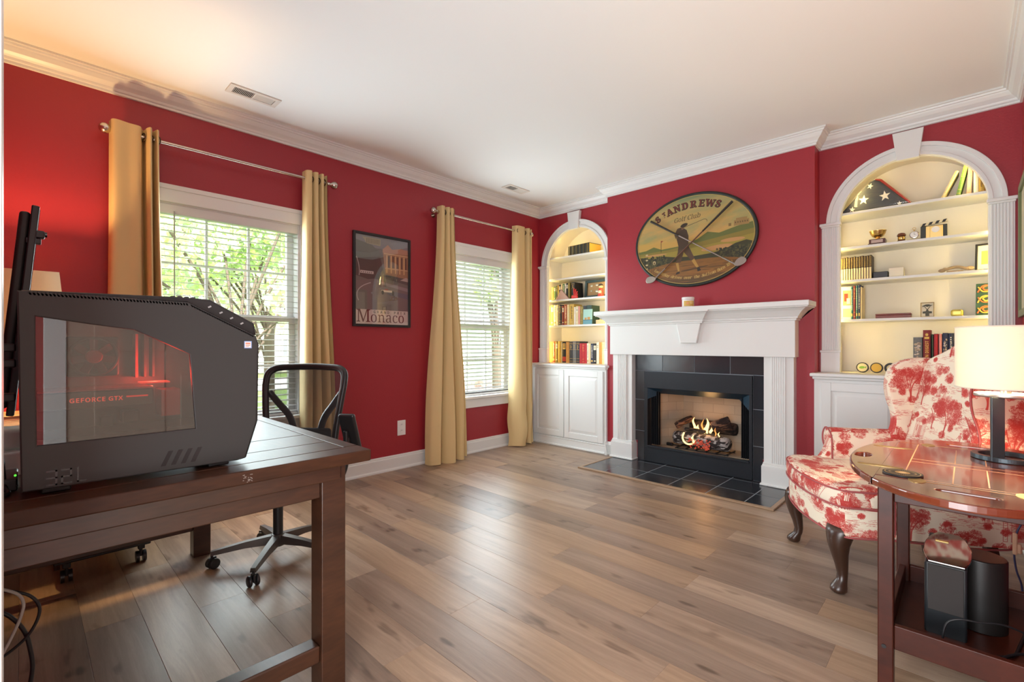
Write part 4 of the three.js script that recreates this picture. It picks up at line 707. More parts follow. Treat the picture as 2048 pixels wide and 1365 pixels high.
{
  const y = RS[0], g = 'books on the top armchair-niche shelf', of = ' on the top shelf behind the armchair';
  bookThing('pale paperback leaning at the end' + of, g, 3.635, 3.652, y + 0.007, 0.185, -0.07, 0.14, '#d9cba0', 1, { lean: 0 }).rotation.z = -0.42;
  scene.children[scene.children.length - 1].position.x = 3.552;
  bookThing('olive green hardback leaning' + of, g, 3.645, 3.667, y + 0.005, 0.205, -0.07, 0.15, '#557a3c', 1).rotation.z = -0.2;
  scene.children[scene.children.length - 1].position.x = 3.628;
  bookThing('coral red book tilting slightly' + of, g, 3.680, 3.702, y + 0.002, 0.195, -0.07, 0.15, '#d98f86', 1).rotation.z = -0.05;
  bookThing('white book standing upright' + of, g, 3.714, 3.736, y + 0.001, 0.168, -0.07, 0.15, '#e6e0cf', 0);
  bookThing('gold book standing upright' + of, g, 3.738, 3.765, y + 0.001, 0.126, -0.07, 0.15, '#c9a64a', 3);
  bookThing('tan book, last in the row' + of, g, 3.767, 3.788, y + 0.001, 0.074, -0.07, 0.15, '#b8843e', 1);
}
{
  const y = RS[1] + 0.0005;
  const t = thing('trophy_bowl', 'small gold trophy bowl on a dark wooden block', 'trophy', { pos: [3.205, y, -0.12] });
  part(t, 'base', [RB(-0.054, 0.054, 0, 0.01, -0.054, 0.054, 0.002), RB(-0.048, 0.048, 0.008, 0.042, -0.048, 0.048, 0.003)], std(LIN(0.07, 0.02, 0.015), 0.3));
  part(t, 'plaque', B(-0.034, 0.034, 0.014, 0.036, 0.047, 0.049), std(LIN(0.4, 0.3, 0.26), 0.3, { metalness: 0.6 }));
  part(t, 'bowl', LATHE([[0, 0.042], [0.022, 0.042], [0.024, 0.046], [0.012, 0.052], [0.014, 0.056], [0.034, 0.068], [0.046, 0.088], [0.05, 0.104], [0.054, 0.107], [0.05, 0.107], [0.044, 0.09], [0.03, 0.07], [0, 0.06]], 32), M.brass);
  const h = thing('wooden_drum', 'small brown wooden drum with brass posts beside the trophy', 'ornament', { pos: [3.342, y, -0.11] });
  part(h, 'base', LATHE([[0, 0], [0.026, 0], [0.026, 0.012], [0.02, 0.014], [0, 0.014]], 20), std(LIN(0.12, 0.035, 0.02), 0.35));
  part(h, 'barrel', LATHE([[0, 0.014], [0.021, 0.014], [0.021, 0.044], [0, 0.044]], 20), M.brass);
  part(h, 'cap', LATHE([[0, 0.044], [0.024, 0.044], [0.026, 0.052], [0.02, 0.064], [0.008, 0.068], [0, 0.068]], 20), std(LIN(0.13, 0.04, 0.02), 0.3));
  const w = thing('pocket_watch', 'silver pocket watch on a small dark stand', 'watch', { pos: [3.412, y, -0.11] });
  part(w, 'stand', RB(-0.042, 0.04, 0, 0.01, -0.025, 0.025, 0.004), std(LIN(0.09, 0.05, 0.03), 0.4));
  part(w, 'case', LATHE([[0, -0.006], [0.024, -0.006], [0.027, 0], [0.024, 0.006], [0, 0.006]], 28).rotateX(Math.PI / 2).translate(0, 0.044, 0), std(LIN(0.6, 0.55, 0.48), 0.25, { metalness: 1 }));
  part(w, 'dial', CYL(0.021, 0.021, 0.002, 28).rotateX(Math.PI / 2).translate(0, 0.044, 0.0065), M.white);
  part(w, 'hands', [B(-0.0008, 0.0008, 0.044, 0.06, 0.0076, 0.0084), B(0, 0.01, 0.0433, 0.0447, 0.0076, 0.0084)], M.black);
  part(w, 'crown', [BAR([0, 0.07, 0], [0, 0.08, 0], 0.004), TOR(0.008, 0.0016, 8, 20).translate(0, 0.088, 0)], M.brass);
  const c = thing('clapperboard_clock', 'gold clock shaped as a film clapperboard', 'clock', { pos: [3.445, y, -0.13] });
  part(c, 'slate', RB(0, 0.14, 0, 0.098, -0.03, 0.0, 0.003), std(LIN(0.02, 0.025, 0.015), 0.4));
  part(c, 'gold_face', [RB(0.028, 0.118, 0.002, 0.094, 0, 0.008, 0.002), RB(0.05, 0.112, 0.004, 0.09, 0.006, 0.014, 0.002)], M.brass);
  part(c, 'dial', CYL(0.021, 0.021, 0.003, 28).rotateX(Math.PI / 2).translate(0.08, 0.066, 0.0155), M.white);
  const arm = part(c, 'clapper_arm', EX(shapeOf([[0, 0], [0.145, 0.0], [0.145, 0.018], [0, 0.018]]), 0.02).rotateZ(0.12).translate(0, 0.098, -0.02), std(LIN(0.75, 0.68, 0.45), 0.5));
  for (let i = 0; i < 4; i++) part(arm, 'stripe', EX(shapeOf([[0, 0], [0.018, 0], [0.03, 0.018], [0.012, 0.018]]), 0.001).translate(0.004 + i * 0.036, 0, 0.0205).rotateZ(0.12).translate(0, 0.098, -0.02), M.black);
}
row('third shelf behind armchair', 'uniform set of black and cream volumes', RS[2], -0.065, 0.13, fill(2.985, 3.175, Array.from({ length: 12 }, (_, i) => [1, 0.172 + (i % 3) * 0.002, '#d9cba0', 5])), { of: ' in matching set' });
solo('black_case', 'flat black case between the matching books and white box', 'case', RB(0, 0.088, 0, 0.048, -0.1, 0, 0.004), M.plasticBlack, { pos: [3.18, RS[2] + 0.0005, -0.08] });
solo('white_box', 'white cardboard box beside the flat black case', 'box', [RB(0, 0.082, 0, 0.058, -0.09, 0, 0.002), RB(-0.001, 0.083, 0.05, 0.068, -0.091, 0.001, 0.002)], std(LIN(0.74, 0.70, 0.58), 0.7), { pos: [3.273, RS[2] + 0.0005, -0.085] });
{
  const pts = []; for (let i = 0; i <= 16; i++) { const t = i / 16; pts.push([lerp(0, 0.14, t), 0.014 + 0.026 * Math.sin(Math.PI * t) + (t < 0.15 || t > 0.9 ? 0.008 : 0), 0.004 * Math.sin(t * 9)]); }
  solo('carved_driftwood', 'long curved carved wooden piece lying on the third shelf', 'carving', [TUBE(pts, 0.010, 40, 10), SPH(0.014).scale(1.4, 0.9, 0.7).translate(0.002, 0.022, 0), SPH(0.015).scale(1.5, 0.9, 0.7).translate(0.14, 0.026, 0), RB(0.025, 0.11, 0, 0.016, -0.01, 0.012, 0.006)], std(LIN(0.32, 0.23, 0.14), 0.5), { pos: [3.556, RS[2] + 0.0005, -0.12] });
  const f = thing('certificate_frame', 'black frame with cream mat propped on the third shelf', 'frame', { pos: [3.722, RS[2] + 0.0005, -0.15], turn: -0.2 }); f.rotation.order = 'YXZ'; f.rotation.x = -0.1;
  const w = 0.10, h = 0.185;
  part(f, 'frame', FRAME4(0, w, 0, h, 0.012, 0, 0.014), M.black);
  part(f, 'mat', B(0.01, w - 0.01, 0.01, h - 0.01, 0.002, 0.006), std(LIN(0.78, 0.74, 0.62), 0.8)); part(f, 'print', B(0.03, w - 0.022, 0.045, h - 0.05, 0.006, 0.0075), std(LIN(0.55, 0.42, 0.12), 0.7));
}
{
  const y = RS[3] + 0.0005;
  const a = thing('photo_album', 'white photo frame with two pictures at the end of the fourth shelf', 'photo frame', { pos: [2.975, y, -0.12], turn: 0.35 });
  part(a, 'frame', RB(0, 0.075, 0, 0.255, 0, 0.014, 0.002), M.white);
  const ph = std(0xffffff, 0.5, { map: canvasTex(64, 96, (c, w, h) => { c.fillStyle = '#c9a27a'; c.fillRect(0, 0, w, h); c.fillStyle = '#a8432f'; c.fillRect(10, 20, 30, 50); c.fillStyle = '#f1e6d2'; c.fillRect(30, 50, 26, 36); }) });
  part(a, 'picture', B(0.012, 0.063, 0.11, 0.225, 0.014, 0.0155), ph); part(a, 'picture', B(0.012, 0.063, 0.02, 0.085, 0.014, 0.0155), std(LIN(0.6, 0.5, 0.3), 0.6));
  row('fourth shelf behind armchair', 'books on the fourth armchair-niche shelf', RS[3], -0.07, 0.15, fill(3.046, 3.115, [[1.4, 0.248, '#2f6a66', 3], [1.3, 0.252, '#7a1f22', 1], [1.2, 0.254, '#2f6a66', 3], [1.3, 0.258, '#22304f', 3], [0.7, 0.24, '#d9cba0', 0]]));
  const r = thing('red_wooden_box', 'long flat red-brown wooden box on the fourth shelf', 'box', { pos: [3.195, y, -0.08] });
  const rm = std(LIN(0.16, 0.025, 0.014), 0.4); part(r, 'body', RB(0, 0.2, 0, 0.022, -0.1, 0, 0.002), rm); part(r, 'lid', RB(-0.001, 0.201, 0.023, 0.034, -0.101, 0.001, 0.003), rm);
  const f = thing('ornament_frame', 'small gold frame holding a dark cut-out ornament', 'frame', { pos: [3.446, y, -0.11] }); f.rotation.x = -0.08;
  part(f, 'frame', FRAME4(0, 0.072, 0, 0.104, 0.004, 0, 0.01, 0.001), std(LIN(0.25, 0.16, 0.05), 0.4, { metalness: 0.6 }));
  part(f, 'backing', B(0.002, 0.07, 0.002, 0.102, 0.001, 0.003), std(LIN(0.78, 0.70, 0.50), 0.7));
  part(f, 'ornament', [EX(shapeOf([[0.01, 0.08], [0.028, 0.09], [0.044, 0.09], [0.062, 0.08], [0.062, 0.086], [0.046, 0.078], [0.036, 0.072], [0.026, 0.078], [0.01, 0.074]]), 0.004), EX(shapeOf([[0.026, 0.008], [0.046, 0.008], [0.046, 0.026], [0.06, 0.026], [0.06, 0.04], [0.044, 0.042], [0.04, 0.054], [0.032, 0.054], [0.028, 0.042], [0.012, 0.04], [0.012, 0.026], [0.026, 0.026]]), 0.004), BAR([0.02, 0.078, 0.002], [0.036, 0.052, 0.002], 0.0018, 0.0018, 6), BAR([0.052, 0.078, 0.002], [0.036, 0.052, 0.002], 0.0018, 0.0018, 6)].map((g) => g.translate(0, 0, 0.003)), std(LIN(0.05, 0.05, 0.03), 0.5));
  solo('gold_tin', 'small rounded gold tin on the fourth shelf', 'tin', RB(0, 0.064, 0, 0.046, -0.05, 0, 0.014, 4), std(LIN(0.50, 0.42, 0.10), 0.35, { metalness: 0.6 }), { pos: [3.602, y, -0.09] });
  const k = thing('rope_knot_board', 'green board of yellow and orange rope knots at the pilaster', 'knot board', { pos: [3.725, y, -0.14], turn: -0.15 }); k.rotation.order = 'YXZ'; k.rotation.x = -0.08;
  part(k, 'board', RB(0, 0.10, 0, 0.215, 0, 0.012, 0.002), std(LIN(0.02, 0.07, 0.045), 0.6));
  const ry = std(LIN(0.75, 0.42, 0.08), 0.7), ro = std(LIN(0.70, 0.16, 0.05), 0.7);
  for (let i = 0; i < 3; i++) { const o = 0.036 + i * 0.07; part(k, 'rope_knot', TUBE([[0.01, o - 0.02, 0.017], [0.03, o + 0.018, 0.018], [0.055, o + 0.024, 0.022], [0.07, o + 0.005, 0.018], [0.05, o - 0.01, 0.024], [0.035, o + 0.008, 0.018], [0.06, o + 0.02, 0.019], [0.09, o - 0.012, 0.017]], 0.0042, 60, 8), i % 2 ? ry : ro); part(k, 'rope_knot', TUBE([[0.012, o + 0.015, 0.017], [0.035, o - 0.016, 0.023], [0.06, o - 0.016, 0.019], [0.088, o + 0.018, 0.018]], 0.0038, 40, 8), i % 2 ? ro : ry); }
}
{
  const y = COUNTER + 0.0005, cols = [['green fish', '#7fae3c'], ['plain yellow', null], ['black and white', '#2e7d78']];
  [3.116, 3.200, 3.283].forEach((x, i) => {
    const p = thing('hockey_puck', ['black hockey puck with a green fish emblem, on edge', 'black hockey puck with a plain yellow face, on edge', 'black hockey puck with a white ring emblem, on edge'][i], 'hockey puck', { pos: [x, y + 0.0385, -0.10], group: 'hockey pucks standing on edge' }); p.rotation.set(-0.08, 0, 0);
    part(p, 'rubber', LATHE([[0, -0.013], [0.036, -0.013], [0.038, -0.011], [0.038, 0.011], [0.036, 0.013], [0, 0.013]], 32).rotateX(Math.PI / 2), M.black);
    const t = canvasTex(128, 128, (c, w, h) => { c.fillStyle = i === 1 ? '#c8a23e' : '#cbbf96'; c.fillRect(0, 0, w, h); if (i === 0) { c.fillStyle = '#6f9e36'; c.beginPath(); c.ellipse(58, 64, 36, 20, -0.1, 0, 7); c.fill(); c.beginPath(); c.moveTo(88, 60); c.lineTo(116, 44); c.lineTo(110, 78); c.fill(); } if (i === 2) { c.strokeStyle = '#1d1d1d'; c.lineWidth = 16; c.beginPath(); c.arc(64, 64, 56, 0, 7); c.stroke(); c.fillStyle = '#2c6f6a'; c.fillRect(42, 46, 44, 34); c.fillStyle = '#d6d0b4'; c.fillRect(50, 60, 28, 8); } });
    const d = clean(new THREE.CircleGeometry(0.031, 32)).translate(0, 0, 0.0136); part(p, 'face', d, std(0xffffff, 0.6, { map: t }));
  });
  solo('white_sign', 'narrow white board standing at the edge of the bottom shelf', 'board', RB(0, 0.014, 0, 0.285, -0.16, 0, 0.002), std(LIN(0.78, 0.76, 0.60), 0.5), { pos: [2.958, y, -0.04] });
  row('bottom shelf behind armchair', 'books on the bottom armchair-niche shelf', COUNTER, -0.06, 0.17, [[3.409, 3.458, 0.262, '#6b6f72', 6], [3.461, 3.502, 0.312, '#7a1f22', 7, 'FRANKLIN DIGEST'], [3.506, 3.516, 0.282, '#1f3d36', 0], [3.518, 3.54, 0.285, '#b3202c', 8], [3.543, 3.56, 0.284, '#d98f86', 0], [3.562, 3.59, 0.29, '#22304f', 6], [3.592, 3.617, 0.288, '#22304f', 3], [3.619, 3.641, 0.288, '#22304f', 9], [3.643, 3.664, 0.288, '#22304f', 9], [3.666, 3.688, 0.286, '#2c5a8c', 0], [3.69, 3.712, 0.28, '#4a3324', 1], [3.714, 3.74, 0.27, '#d9cba0', 1]]);
}
// spine artwork for all books, one cell each
atlasMat.map = canvasTex(2048, 512, (c) => {
  const R = rngOf(41);
  atlasDraw.forEach(([hex, style, text], i) => {
    const x = (i % 51) * CW, y = Math.floor(i / 51) * CHh, w = CW, h = CHh, gold = '#c9a85a', pale = '#e8e2cc';
    c.fillStyle = hex; c.fillRect(x, y, w, h);
    for (let k = 0; k < 60; k++) { c.fillStyle = R() < 0.5 ? 'rgba(255,255,255,0.03)' : 'rgba(0,0,0,0.05)'; c.fillRect(x + R() * w, y + R() * h, 6, 10); }
    const bars = (x0, y0, y1, col) => { c.fillStyle = col; for (let q = y0; q < y1; q += 9 + R() * 4) c.fillRect(x + x0, y + q, 8 + R() * 6, 6); };
    if (style === 1) { c.fillStyle = gold; for (const q of [20, 30, 96, 200, 232]) c.fillRect(x + 3, y + q, w - 6, 3); bars(14, 46, 86, gold); }
    if (style === 2) { c.fillStyle = pale; c.fillRect(x + 5, y + 30, w - 10, 54); c.fillStyle = '#333'; for (const q of [40, 52, 64]) c.fillRect(x + 9, y + q, w - 18, 5); c.fillStyle = pale; c.fillRect(x + 10, y + 215, w - 20, 12); }
    if (style === 3) { bars(14, 24, 180, hex === '#e6e0cf' || hex === '#d9cba0' || hex === '#c9a64a' ? '#5a4630' : pale); c.fillStyle = gold; c.fillRect(x + 8, y + 210, w - 16, 22); }
    if (style === 4) { c.fillStyle = '#b03226'; c.fillRect(x, y + 182, w, 56); c.fillStyle = '#c9a85a'; c.fillRect(x + 6, y + 24, w - 12, 70); c.fillStyle = '#26201a'; for (const q of [34, 50, 66]) c.fillRect(x + 10, y + q, w - 20, 7); }
    if (style === 5) { c.fillStyle = '#3a3020'; c.fillRect(x, y, w, 128); c.fillStyle = gold; c.strokeStyle = gold; c.lineWidth = 3; c.strokeRect(x + 7, y + 14, w - 14, 100); bars(15, 24, 104, '#a88c4c'); c.fillStyle = '#b3a06a'; c.fillRect(x, y, 2, h); c.fillRect(x + w - 2, y, 2, h); }
    if (style === 6) { for (let k = 0; k < 40; k++) { c.fillStyle = ['#b8a890', '#8f7f72', '#c8c0b8'][k % 3]; c.beginPath(); c.arc(x + 20 + (R() - 0.5) * 22, y + 40 + R() * 140, 2 + R() * 6, 0, 7); c.fill(); } }
    if (style === 7) { c.save(); c.translate(x + w / 2, y + h - 14); c.rotate(-Math.PI / 2); c.font = 'bold 24px sans-serif'; c.fillStyle = '#dcb85a'; c.textBaseline = 'middle'; c.fillText(text, 0, 1, 180); c.restore(); c.fillStyle = '#dcb85a'; c.fillRect(x + 8, y + 40, w - 16, 12); c.beginPath(); c.arc(x + w / 2, y + 28, 8, 0, 7); c.fill(); }
    if (style === 8) { c.fillStyle = '#241216'; c.fillRect(x, y + 225, w, 31); c.fillRect(x, y, w, 4); }
    if (style === 9) { bars(14, 110, 230, pale); }
  });
});
atlasMat.needsUpdate = true;
// ---------------------------------------------------------------- framed poster and the picture at the right wall
{
  const f = thing('framed_poster', 'black framed motor race poster between the two windows', 'poster', { pos: [0.0, 1.27, 2.395], turn: Math.PI / 2 });
  const w = 0.56, h = 0.80, e = 0.022;       // local x runs towards the fireplace
  const fm = std(LIN(0.012, 0.012, 0.013), 0.4);
  part(f, 'frame', FRAME4(0, w, 0, h, e, 0, 0.024, 0.003), fm);
  const t = canvasTex(768, 1104, (c, W0, H0) => {
    const R = rngOf(23); c.fillStyle = '#55534f'; c.fillRect(0, 0, W0, H0);
    const P = (pts, col) => { c.fillStyle = col; c.beginPath(); pts.forEach(([x, y], i) => i ? c.lineTo(x * W0, y * H0) : c.moveTo(x * W0, y * H0)); c.closePath(); c.fill(); };
    P([[0, 0], [1, 0], [1, 0.12], [0, 0.14]], '#686a70'); P([[0, 0.06], [0.3, 0.1], [0.5, 0.2], [0.48, 0.36], [0, 0.30]], '#4b4f4b');
    P([[0.12, 0.02], [0.46, 0.02], [0.46, 0.10], [0.2, 0.09]], '#8b8266'); for (let i = 0; i < 9; i++) { c.fillStyle = '#5a5342'; c.fillRect((0.2 + i * 0.028) * W0, 0.03 * H0, 10, 60); }
    P([[0, 0.27], [0.45, 0.22], [0.52, 0.4], [0.4, 0.52], [0, 0.46]], '#37302e');
    // palace facade
    P([[0.5, 0.14], [0.62, 0.10], [0.72, 0.13], [0.86, 0.09], [1, 0.12], [1, 0.45], [0.55, 0.42]], '#8a6144'); P([[0.5, 0.13], [0.6, 0.07], [0.68, 0.12], [0.82, 0.10], [1, 0.10], [1, 0.155], [0.5, 0.17]], '#a0705a');
    for (let i = 0; i < 5; i++) { c.fillStyle = '#4a3226'; c.fillRect((0.60 + i * 0.085) * W0, 0.20 * H0, 26, 150); c.fillStyle = '#c49862'; c.fillRect((0.57 + i * 0.085) * W0, 0.19 * H0, 16, 230); }
    c.fillStyle = '#b88f66'; c.fillRect(0.52 * W0, 0.17 * H0, 0.48 * W0, 16); c.fillRect(0.55 * W0, 0.34 * H0, 0.45 * W0, 12);
    P([[0.56, 0.42], [1, 0.45], [1, 0.52], [0.56, 0.47]], '#3d3a38'); P([[0.84, 0.47], [0.96, 0.43], [1, 0.44], [1, 0.48]], '#a08a84');
    // road with kerbs, guard rails
    P([[0, 0.52], [0.35, 0.48], [1, 0.55], [1, 0.84], [0, 0.84]], '#5d5152'); P([[0.4, 0.50], [1, 0.56], [1, 0.60], [0.42, 0.53]], '#786c70'); P([[0.55, 0.60], [1, 0.63], [1, 0.69], [0.6, 0.65]], '#4b4c5a');
    c.strokeStyle = '#a79c9c'; c.lineWidth = 10; c.beginPath(); c.moveTo(0.28 * W0, 0.53 * H0); c.quadraticCurveTo(-0.05 * W0, 0.60 * H0, 0.06 * W0, 0.74 * H0); c.stroke(); c.lineWidth = 8; c.beginPath(); c.moveTo(0.02 * W0, 0.25 * H0); c.quadraticCurveTo(0.09 * W0, 0.36 * H0, 0.07 * W0, 0.46 * H0); c.stroke();
    c.fillStyle = '#b5a8a4'; c.fillRect(0.09 * W0, 0.40 * H0, 0.24 * W0, 34); c.fillStyle = '#555'; for (let i = 0; i < 6; i++) c.fillRect((0.105 + i * 0.036) * W0, 0.41 * H0, 14, 16);
    // small racing car
    c.fillStyle = '#c9b9a4'; c.fillRect(0.48 * W0, 0.60 * H0, 0.2 * W0, 26); c.fillStyle = '#1d1b1c'; for (const x of [0.50, 0.70]) { c.beginPath(); c.ellipse(x * W0, 0.63 * H0, 18, 28, 0, 0, 7); c.fill(); } c.fillStyle = '#8c2a26'; c.fillRect(0.54 * W0, 0.585 * H0, 50, 18);
    for (let i = 0; i < 6000; i++) { c.fillStyle = `rgba(${R() < 0.5 ? '230,215,200' : '20,16,18'},0.06)`; c.fillRect(R() * W0, R() * 0.83 * H0, 3, 2); }
    c.fillStyle = 'rgba(230,205,185,0.13)'; c.fillRect(0, 0, W0, H0); c.fillStyle = '#c4aea4'; c.fillRect(0, 0.835 * H0, W0, 0.165 * H0);
    c.fillStyle = '#5c2526'; c.textBaseline = 'alphabetic'; c.font = '218px serif'; c.fillText('M', 10, 1078, 210); c.font = '178px serif'; c.fillText('onaco', 205, 1078, 545);
    c.fillStyle = '#4f4544'; c.font = 'bold 46px sans-serif'; const s = 'GRAND PRIX'; [...s].forEach((ch, i) => c.fillText(ch, 250 + i * 50, 966));
  });
  const g = new THREE.PlaneGeometry(w - 2 * e, h - 2 * e).translate(w / 2, h / 2, 0.010); part(f, 'poster_print', g, std(0xffffff, 0.7, { map: t }));
  part(f, 'backing', B(e * 0.5, w - e * 0.5, e * 0.5, h - e * 0.5, 0.001, 0.008), M.black);
  part(f, 'glazing', new THREE.PlaneGeometry(w - 2 * e, h - 2 * e).translate(w / 2, h / 2, 0.014), phys(0xffffff, 0.0, { transmission: 1, thickness: 0, ior: 1.85 }));
  const p = thing('picture_frame', 'green and gold picture frame on the wall past the niche', 'picture', { pos: [RW, 1.28, 0.11], turn: -Math.PI / 2 });
  part(p, 'frame', FRAME4(0, 0.55, 0, 0.79, 0.04, 0, 0.025, 0.004), std(LIN(0.12, 0.14, 0.05), 0.4));
  part(p, 'print', B(0.035, 0.515, 0.035, 0.755, 0.004, 0.012), std(LIN(0.55, 0.5, 0.38), 0.8));
}
// ================================================================ WING CHAIR
const toile = canvasTex(1024, 1024, (c, w, h) => {
  const R = rngOf(88); c.fillStyle = '#ecdfc8'; c.fillRect(0, 0, w, h);
  const ink = (a) => `rgba(186,58,52,${a * 0.9})`; c.lineCap = 'round';
  const wrap = (x, y, r, f) => { for (const dx of [-w, 0, w]) for (const dy of [-h, 0, h]) if (x + dx > -r && x + dx < w + r && y + dy > -r && y + dy < h + r) { c.save(); c.translate(x + dx, y + dy); f(); c.restore(); } };
  const seq = (n, s) => { const Q = rngOf(s); return Array.from({ length: n }, Q); };
  const clump = (x, y, r, s, dark) => wrap(x, y, r * 1.6, () => {
    const q = seq(1000, s); let k = 0;
    c.fillStyle = ink(dark ? 0.26 : 0.12); for (let i = 0; i < 26; i++) { const a = q[k++] * 6.28, d = Math.sqrt(q[k++]) * r; c.beginPath(); c.ellipse(Math.cos(a) * d, Math.sin(a) * d * 0.8, r * 0.24, r * 0.18, 0, 0, 7); c.fill(); }
    c.lineWidth = 1.6; for (let i = 0; i < 170; i++) { const a = q[k++] * 6.28, d = Math.sqrt(q[k++]) * r * 1.1, t = q[k++] * 6.28; c.strokeStyle = ink(0.45 + 0.5 * q[k++]); c.beginPath(); c.arc(Math.cos(a) * d, Math.sin(a) * d * 0.8, 3 + q[k++] * 4.5, t, t + 2.6); c.stroke(); }
  });
  const ground = (x, y, len, s) => wrap(x, y, len, () => { const q = seq(260, s); let k = 0; c.lineWidth = 1.5; for (let i = 0; i < 46; i++) { const a = (q[k++] - 0.5) * len, b = (q[k++] - 0.4) * 46, l = 10 + q[k++] * 26; c.strokeStyle = ink(0.3 + 0.5 * q[k++]); c.beginPath(); c.moveTo(a, b); c.quadraticCurveTo(a + l / 2, b - 7 + 12 * q[k++], a + l, b); c.stroke(); } });
  const tree = (x, y, s, seed) => {
    wrap(x, y, 320 * s, () => { c.strokeStyle = ink(0.85); for (let i = 0; i < 4; i++) { c.lineWidth = (9 - i * 2) * s; c.beginPath(); c.moveTo(i * 3, 0); c.bezierCurveTo(-18 * s, -70 * s, 22 * s, -120 * s, (i - 1.5) * 55 * s, -200 * s); c.stroke(); } });
    const q = seq(40, seed); for (let i = 0; i < 7; i++) clump(x + (q[i * 3] - 0.5) * 170 * s, y - (130 + q[i * 3 + 1] * 130) * s, (34 + q[i * 3 + 2] * 26) * s, seed + i, i % 2);
    ground(x, y + 6, 230 * s, seed + 30);
  };
  const figure = (x, y, s, seed) => wrap(x, y, 110 * s, () => {
    const q = seq(90, seed); c.fillStyle = ink(0.62); c.beginPath(); c.arc(0, -82 * s, 9 * s, 0, 7); c.fill(); c.beginPath(); c.moveTo(-13 * s, -72 * s); c.lineTo(13 * s, -72 * s); c.lineTo(18 * s, -30 * s); c.lineTo(26 * s, 0); c.lineTo(-24 * s, 0); c.lineTo(-15 * s, -34 * s); c.fill();
    c.strokeStyle = ink(0.8); c.lineWidth = 4 * s; c.beginPath(); c.moveTo(12 * s, -66 * s); c.lineTo(34 * s, -48 * s); c.lineTo(46 * s, -62 * s); c.stroke(); c.beginPath(); c.moveTo(-11 * s, -66 * s); c.lineTo(-28 * s, -40 * s); c.stroke();
    c.strokeStyle = '#ecdfc8'; c.lineWidth = 1.8; for (let i = 0; i < 12; i++) { const a = -16 + q[i] * 32; c.beginPath(); c.moveTo(a * s, -60 * s + q[i + 20] * 20); c.lineTo((a + 5) * s, -8 * s); c.stroke(); }
  });
  const ruin = (x, y, s) => wrap(x, y, 200 * s, () => {
    c.strokeStyle = ink(0.7); c.lineWidth = 3.5; for (const o of [-70, -30, 30, 70]) { c.strokeRect((o - 10) * s, -150 * s, 20 * s, 150 * s); for (let i = 0; i < 9; i++) { c.globalAlpha = 0.5; c.beginPath(); c.moveTo((o - 8) * s, (-145 + i * 16) * s); c.lineTo((o + 2) * s, (-138 + i * 16) * s); c.stroke(); c.globalAlpha = 1; } }
    c.fillStyle = ink(0.42); c.fillRect(-95 * s, -172 * s, 190 * s, 22 * s); c.beginPath(); c.moveTo(-100 * s, -172 * s); c.lineTo(0, -215 * s); c.lineTo(100 * s, -172 * s); c.fill(); c.fillStyle = ink(0.5); c.fillRect(-18 * s, -120 * s, 36 * s, 120 * s); c.fillRect(-6 * s - 50 * s, -120 * s, 12 * s, 60 * s);
  });
  for (let i = 0; i < 120; i++) clump(R() * w, R() * h, 15 + R() * 22, 4000 + i * 3, false);
  for (let i = 0; i < 80; i++) ground(R() * w, R() * h, 70 + R() * 90, 5000 + i);
  tree(190, 420, 1.15, 1000); tree(700, 300, 0.95, 1100); tree(860, 820, 1.2, 1200); tree(330, 930, 0.9, 1300); tree(520, 640, 0.7, 1400); tree(30, 760, 0.8, 1500); tree(980, 470, 0.7, 1600); tree(420, 300, 0.6, 1700); tree(760, 560, 0.6, 1800); tree(200, 900, 0.65, 1900); tree(930, 990, 0.6, 2300); tree(560, 190, 0.55, 2400);
  ruin(470, 420, 0.95); ruin(610, 930, 0.8); ruin(90, 980, 0.7);
  [[330, 440, 1], [385, 445, 0.9], [610, 330, 0.9], [700, 700, 1], [760, 705, 0.9], [180, 690, 1], [240, 700, 0.85], [480, 960, 0.9], [920, 960, 0.9], [860, 200, 0.9], [915, 210, 0.8], [90, 180, 0.9], [420, 160, 0.9], [480, 165, 0.8]].forEach(([x, y, s], i) => { figure(x, y, s, 2000 + i); ground(x, y + 6, 120, 2100 + i); });
  [[60, 60], [300, 90], [560, 80], [980, 90], [240, 560], [640, 520], [420, 800], [980, 660]].forEach(([x, y], i) => clump(x, y, 30 + R() * 16, 3000 + i, i % 2));
}, true);
M.toile = phys(0xffffff, 0.85, { map: toile, sheen: 0.2, sheenColor: LIN(0.5, 0.4, 0.35), sheenRoughness: 0.6 });
M.piping = std(LIN(0.40, 0.09, 0.09), 0.8);
M.legWood = phys(0xffffff, 0.35, { map: woodTex(256, 256, rgb(72, 46, 32), rgb(38, 23, 16), 501, { across: 6 }), clearcoat: 0.5, clearcoatRoughness: 0.25 });
